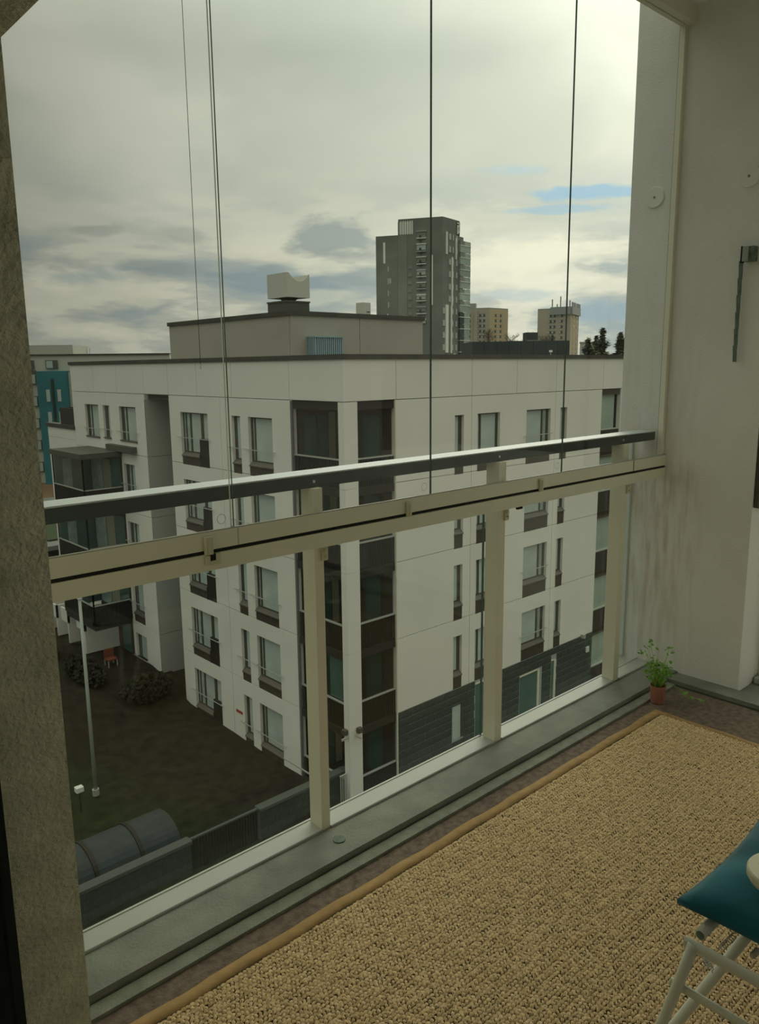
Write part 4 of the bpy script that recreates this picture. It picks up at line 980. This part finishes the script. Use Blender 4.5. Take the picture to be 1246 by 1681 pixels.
# penthouse of the tower, flush with the corner
Lp = (C[0]+(Lq[0]-C[0])*.66, C[1]+(Lq[1]-C[1])*.66); Rp = (C[0]+(Rq[0]-C[0])*.80, C[1]+(Rq[1]-C[1])*.80)
prism(C, Lp, Rp, zt_, 36.7, 'crown', 'tower', tw_)
q = MB(); fL.box(q, 0, 0.01, 0, .01, 0, .01)
for i in range(7):
    u = wL*.44+i*wL*.225/6.5; q = MB(); fL.box(q, u, u+.22, zt_, 36.2, -.2, .1); q.build('crown_fin', 'white' if i < 6 else 'tower2', tw_)
q = MB(); fL.box(q, wL*.44, wL*.665, zt_+.1, 36.0, -.5, .02); q.build('crown_glass', 'tower_win', tw_)
def tb(f, u0, u1, z0, z1, m, name, d0=-.1, d1=.12): q = MB(); f.box(q, u0, u1, z0, z1, d0, d1); return q.build(name, m, tw_)
zrow = lambda y: zt_-(y-305)/6.46*.166  # storey heights: 18.3 px = 3.02 m
def zpx(y): return zt_-(y-305)*.0256
# left face, u runs from the corner to the left
sL = wL/ (4.7)  # metres per degree of azimuth
uL = lambda xc: wL*(822-xc)/(822-105.0)      # crop x -> u
for xc0, xc1, y0, y1 in ((186, 208, 368, 570), (703, 720, 512, 992)): tb(fL, uL(xc1), uL(xc0), zpx(y1), zpx(y0), 'white', 'white_fin')
for xc0, xc1, m in ((105, 345, 'tower'), (345, 445, 'tower2')): tb(fL, uL(xc1)+.05, uL(xc0), -16, zt_-.05, m, 'cladding_bay', -.1, .06)
for y in (598, 718, 835, 950): tb(fL, uL(246), uL(233), zpx(y+55), zpx(y), 'tower_win', 'window'); tb(fL, uL(270), uL(250), zpx(y+50), zpx(y), 'tower_win' if y == 718 else 'tower2', 'window')
tb(fL, uL(234), uL(226), zpx(1110), zpx(1062), 'white', 'window')
for i, y in enumerate((280, 345, 400, 470, 523, 590, 650, 712, 768, 830, 888, 945, 1005, 1070, 1128)):
    tb(fL, uL(650), uL(548), zpx(y+7), zpx(y), 'white' if i % 3 else 'tower_win', 'balcony_edge', 0, .5)
for i in range(8): tb(fL, uL(645), uL(552), zpx(290+i*118+52), zpx(290+i*118), 'tower_win' if i % 2 else 'tower2', 'balcony_glass', 0, .3)
for i in range(8): tb(fL, uL(600), uL(577), zpx(320+i*118+60), zpx(320+i*118), 'dark_glass', 'window', 0, .32)
for i in range(7): tb(fL, uL(500), uL(452), zpx(600+i*75+35), zpx(600+i*75), 'tower2', 'window')
# right face
uR = lambda xc: wR*(xc-745.0)/(1050-745.0)
for xc0, xc1, y0, y1 in ((787, 803, 292, 503), (928, 940, 330, 536), (870, 884, 522, 995), (785, 822, 990, 1460), (863, 876, 995, 1462), (915, 928, 1468, 1548), (838, 905, 1492, 1548)):
    tb(fR, uR(xc0), uR(xc1), zpx(y1), zpx(y0), 'white' if xc1-xc0 < 50 else 'tower2', 'white_fin', -.1, .3)
for i in range(10):
    y = 302+i*119.5
    for xc0, xc1 in ((834, 862), (886, 902), (938, 956)):
        if y > 960 and xc0 == 834: xc0, xc1 = 750, 782
        tb(fR, uR(xc0), uR(xc1), zpx(y+58), zpx(y), 'tower_win', 'window')
# glazed balcony wing on the right edge
C2 = (C[0]+(Rq[0]-C[0])*1.0, C[1]+(Rq[1]-C[1])*1.0); R2 = pol(48.86, 216.5); L2 = (C[0]+(Rq[0]-C[0])*.78, C[1]+(Rq[1]-C[1])*.78)
for i in range(11):
    z1 = 31.9-i*3.02
    for f_, a_, b_ in ((L2, C2, .5), (C2, R2, .5)):
        d = (a_[0]-f_[0], a_[1]-f_[1]); w_ = math.hypot(*d); U_ = (d[0]/w_, d[1]/w_); N_ = (U_[1], -U_[0])
        ff = Face(f_, U_, N_)
        dark = (i >= 6)
        q = MB(); ff.box(q, 0, w_, z1-2.9, z1-1.2, -1.2, .45); q.build('balcony_glass', 'tower_green' if (dark and a_ is C2) else 'tower_glass', tw_)
        q = MB(); ff.box(q, 0, w_, z1-1.2, z1, -1.2, .45); q.build('balcony_panel', 'tower_green' if (dark and a_ is C2) else ('tower2' if a_ is C2 else 'tower_glass'), tw_)
        q = MB(); ff.box(q, 0, w_, z1-1.25, z1-1.1, -1.2, .6); q.build('balcony_edge', 'white', tw_)
# emblem: square bracket with a ring
eu0, eu1, ez0, ez1 = wR*.665, wR*.79, 33.3, 36.2
def em(u0, u1, z0, z1): tb(fR, u0, u1, z0, z1, 'white', 'emblem_bar', .05, .25)
tb(fR, eu0-.2, eu1+.15, ez0-.3, ez1+.25, 'tower_green', 'emblem_ground', -.05, .06)
em(eu0, eu0+.42, ez0, ez1-.62); em(eu0, eu1, ez1-.36, ez1); em(eu1-.42, eu1, ez0+.5, ez1)
ring = MB(); n = 20; ec = ((eu0+eu1)/2+.05, (ez0+ez1)/2-.15); vs = []
for rr in ((.62, .95), (.30, .62)):
    for k in range(n): a = 2*math.pi*k/n; vs.append(fR.p(ec[0]+rr[0]*math.cos(a), .24, ec[1]+rr[1]*math.sin(a)))
ring.add(vs, [(k, (k+1) % n, n+(k+1) % n, n+k) for k in range(n)]); ring.build('emblem_ring', 'white', tw_)
# two beige towers
def beige(azC, azL, azR, D, DL, DR, z1, lab, rowsL, rowsR, crown):
    C = pol(azC, D); Lb = pol(azL, DL); Rb = pol(azR, DR)
    t = thing('beige_tower', (C[0], C[1], GZ), lab, 'tower', None)
    prism(C, Lb, Rb, -20, z1, 'walls', 'beige', t); prism(C, Lb, Rb, z1, z1+.5, 'roof_edge', 'mast', t)
    (fl_, wl), (fr_, wr) = faces_from(C, Lb, Rb)
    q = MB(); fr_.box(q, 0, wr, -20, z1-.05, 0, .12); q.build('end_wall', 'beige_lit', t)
    for (f_, w_, cols, d_) in ((fl_, wl, rowsL, .1), (fr_, wr, rowsR, .2)):
        for r in range(9):
            for c in cols:
                q = MB(); f_.box(q, w_*c-1.0, w_*c+1.0, z1-3.6-2.9*r-.7, z1-3.6-2.9*r+.8, -.1, d_); wv = q.build('window', 'beige_win', t)
                q = MB(); f_.box(q, w_*c+.15, w_*c+.95, z1-3.6-2.9*r-.55, z1-3.6-2.9*r+.65, d_, d_+.05); q.build('pane', 'tower_win', wv)
    crown(t, fl_, wl, fr_, wr, z1)
def crown1(t, fl_, wl, fr_, wr, z1):
    q = MB(); fl_.box(q, wl*.42, wl*.68, z1+.5, z1+3.2, -8, -2); q.build('lift_house', 'mast', t)
    q = MB(); fl_.box(q, wl*.35, wl*.45, -20, z1-1, 0, 1.2); q.build('balcony_stack', 'beige', t)
beige(50.33, 48.0, 51.63, 450, 452, 462, 31.0, 'beige tower with a sunlit ochre end wall, just right of the grey tower', (.18, .30, .62, .88), (.35, .62), crown1)
def crown2(t, fl_, wl, fr_, wr, z1):
    q = MB(); fl_.box(q, 0, wl*.6, z1-3.0, z1+1.0, -1, 1.0); q.build('equipment_screen', 'mast', t)
    q = MB(); fr_.box(q, 0, wr, z1-3.0, z1+1.0, -1, 1.0); q.build('equipment_screen', 'mast', t)
    for i, (u, h) in enumerate(((.02, 4.2), (.12, 2.5), (.3, 6.5), (.4, 2.6), (.55, 5.2))):
        q = MB(); fl_.box(q, wl*u, wl*u+.5, z1, z1+h, -.4, .1); q.build('antenna', 'mast', t)
    for u in (.05, .25, .4, .62, .8, .95):
        q = MB(); fr_.box(q, wr*u-.3, wr*u+.4, z1-.5, z1+3.4, .2, .9); q.build('antenna', 'mast', t)
beige(55.95, 53.7, 56.5, 440, 446, 462, 29.4, 'beige tower with grey antennas on its roof, left of the far pines', (.28, .5, .62), (.35, .75), crown2)
# dark flat-roofed hall in front of them
C = pol(52.0, 150); dk = thing('dark_hall', (C[0], C[1], GZ), 'long dark blue-green flat building behind the roof edge, below the beige towers', 'building')
a0, a1 = pol(49.15, 160), pol(55.95, 165); dx = (a1[0]-a0[0], a1[1]-a0[1]); w_ = math.hypot(*dx); U_ = (dx[0]/w_, dx[1]/w_); fD = Face(a0, U_, (U_[1], -U_[0]))
nb = 8
for i in range(nb): q = MB(); fD.box(q, w_*i/nb+.03, w_*(i+1)/nb-.03, -16, 4.65+(.1 if i > 2 else 0), -12, 0+.05*(i % 2)); q.build('cladding_panel', 'dark_blue', dk)
q = MB(); fD.box(q, w_*.62, w_*.74, 4.6, 6.6, -8, -5); q.build('roof_unit', 'dark_blue', dk)
q = MB(); fD.box(q, w_*.62, w_*.76, 4.75, 5.0, -8, -4.5); q.build('unit_base', 'mast', dk)
# left: white block with teal stair part
C = pol(18.0, 120)
lb = thing('white_far_block', (C[0], C[1], GZ), 'white apartment block with a teal painted section, far left behind the white block', 'building')
a0, a1 = pol(17.5, 118), pol(27.6, 112); dx = (a1[0]-a0[0], a1[1]-a0[1]); w_ = math.hypot(*dx); U_ = (dx[0]/w_, dx[1]/w_); fF = Face(a0, U_, (U_[1], -U_[0]))
def fb(u0, u1, z0, z1, d0, d1, m, name, par=None): q = MB(); fF.box(q, u0, u1, z0, z1, d0, d1); return q.build(name, m, par or lb)
kx = w_/10.1
U = lambda az: (az-17.5)*kx
fb(0, U(27.6), -16, 1.95, -14, -.2, 'far_white', 'wall'); fb(0, U(27.6), 1.9, 2.1, -14.2, .0, 'copper', 'roof_edge')
fb(0, U(21.0), 2.1, 3.4, -10, -3, 'far_white', 'roof_storey'); fb(U(19.2), U(21.1), -16, -.15, -.2, 1.2, 'teal_wall', 'teal_section')
fb(U(21.1), U(21.9), -16, -.3, -.2, .4, 'far_white', 'wall_bay')
for r in range(5):
    z = -.6-3*r
    for u0, u1 in ((18.55, 18.98),): wv = fb(U(u0), U(u1), z-1.3, z+.0+(.1 if r else .6), -.1, .1, 'beige_win', 'window'); fb(U(u0)+.25, U(u1)-.1, z-1.2, z, .1, .14, 'tower_win', 'pane', wv)
    for u0, u1 in ((19.75, 19.98), (20.45, 20.68)):
        if r: wv = fb(U(u0), U(u1), z-.6, z+1.0, 1.1, 1.3, 'tower_win', 'window')
    fb(U(20.1), U(20.28), -14, -1.2, 1.15, 1.3, 'tower_green', 'dark_stripe') if r == 0 else None
    fb(U(21.35), U(21.6), z-1.0, z+.6, .35, .5, 'beige_win', 'window')
wv = fb(U(19.65), U(20.4), .15, 1.3, -.2, 0, 'beige_win', 'window'); fb(U(19.7), U(20.1), .25, 1.2, 0, .05, 'tower_win', 'pane', wv)
wv = fb(U(18.4), U(18.9), .15, 1.3, -.2, 0, 'beige_win', 'window')
q = MB(); P0 = Vector(fF.p(U(22.05), -2, 2.0)); P1 = Vector(fF.p(U(22.25), -2, 2.0)); q.tube([P0-Vector((0, 0, 2)), P0+Vector((0, 0, .9)), P1+Vector((0, 0, .9)), P1-Vector((0, 0, 2))], .05, 6); q.build('roof_ladder', 'metal', lb)
# far pale houses right of the antenna tower
C = pol(57.2, 380); t = thing('far_house', (C[0], C[1], GZ), 'small pale house far away between the antenna tower and the pines', 'house')
a0 = pol(56.65, 380); fH = Face(a0, (.55, -.835), (-.835, -.55))
q = MB(); fH.box(q, 0, 7.5, -16, 9.6, -8, 0); q.build('wall', 'far_white', t); q = MB(); fH.box(q, -.2, 7.7, 9.6, 10.2, -8.3, .3); q.build('roof', 'beige', t)
q = MB(); fH.box(q, 1, 5, 6.8, 8, 0, .1); q.build('window', 'beige_win', t)
# ------------------------------------------------------------------ trees
def conifer(az, D, top, bot, R, lab, seed, dens=1.0):
    rr = random.Random(seed); x, y = pol(az, D); t = thing('pine_tree', (x, y, GZ), lab, 'tree', None)
    MB().tube([(x, y, GZ), (x, y, top*.6+H), (x, y, top-.4+H)], [.35, .22, .05], 8).build('trunk', 'bark', t)
    mb = MB(); hgt = top-bot; n = int(1500*dens)
    for _ in range(n):
        s = rr.random()**.8; zz = top-s*hgt; lay = .62+.38*math.sin(s*24+seed)
        r = R*(.08+s**.75)*lay*rr.uniform(.3, 1.0); a = rr.randrange(7)*.9+s*9+rr.uniform(-.35, .35)
        p = Vector((x+r*math.cos(a), y+r*math.sin(a), zz-.25*r+H+rr.uniform(-.2, .2)))
        d1 = Vector((math.cos(a), math.sin(a), rr.uniform(-.5, .3)))*rr.uniform(.3, .6); d2 = Vector((-math.sin(a), math.cos(a), rr.uniform(-.4, .4)))*rr.uniform(.15, .3)
        mb.add([p-d1, p+d2, p+d1*.9, p-d2], [(0, 1, 2, 3)])
    mb.build('foliage', 'needles', t)
for i, (az, D, tanz, R, lab) in enumerate(((58.15, 130, .0425, 2.6, 'tallest dark pine at the right, beside the balcony wall'), (57.2, 122, .030, 1.9, 'lower dark pine left of the tallest one'), (59.35, 105, .036, 1.7, 'dark pine nearest the balcony wall, right of the tallest one'),
        (57.75, 142, .033, 1.9, 'dark pine close behind the tallest one'), (59.7, 135, .030, 2.2, 'dark pine half hidden by the balcony wall'))):
    conifer(az, D, tanz*D, -2.0, R, lab, 20+i)
conifer(54.75, 240, .036*240, 2, 1.6, 'small narrow spruce in front of the antenna tower', 31, .4)
def bare(az, D, top, R, lab, seed, n=60):
    rr = random.Random(seed); x, y = pol(az, D); t = thing('bare_tree', (x, y, GZ), lab, 'tree', None)
    mb = MB().tube([(x, y, GZ), (x, y, top-3+H)], [.4, .2], 6); mb.build('trunk', 'bark', t)
    mb = MB()
    for _ in range(n):
        a = rr.uniform(0, 6.28); z0 = top-4.5+rr.uniform(-2, 2.5); e = Vector((x+R*rr.uniform(.3, 1)*math.cos(a), y+R*rr.uniform(.3, 1)*math.sin(a), min(top, z0+rr.uniform(1, 3.5))+H))
        s = Vector((x, y, z0+H)); m_ = (s+e)/2+Vector((rr.uniform(-.4, .4), rr.uniform(-.4, .4), .3)); mb.tube([s, m_, e], [.07, .05, .02], 3, cap=False)
        for _ in range(7):
            b = m_.lerp(e, rr.random()); mb.tube([b, b+Vector((rr.uniform(-1, 1), rr.uniform(-1, 1), rr.uniform(0, 1.3)))], [.035, .012], 3, cap=False)
    mb.build('branches', 'twig', t)
for i, (az, D, tz, R, lab) in enumerate(((51.9, 300, .0365, 4, 'dark bushy tree right of the ochre end wall'), (53.2, 260, .037, 3.5, 'bare tree left of the antenna tower'), (50.3, 330, .043, 4, 'bare tree in front of the first beige tower'), (54.3, 280, .035, 3.5, 'bare reddish tree in front of the antenna tower'))):
    bare(az, D, tz*D, R, lab, 50+i)
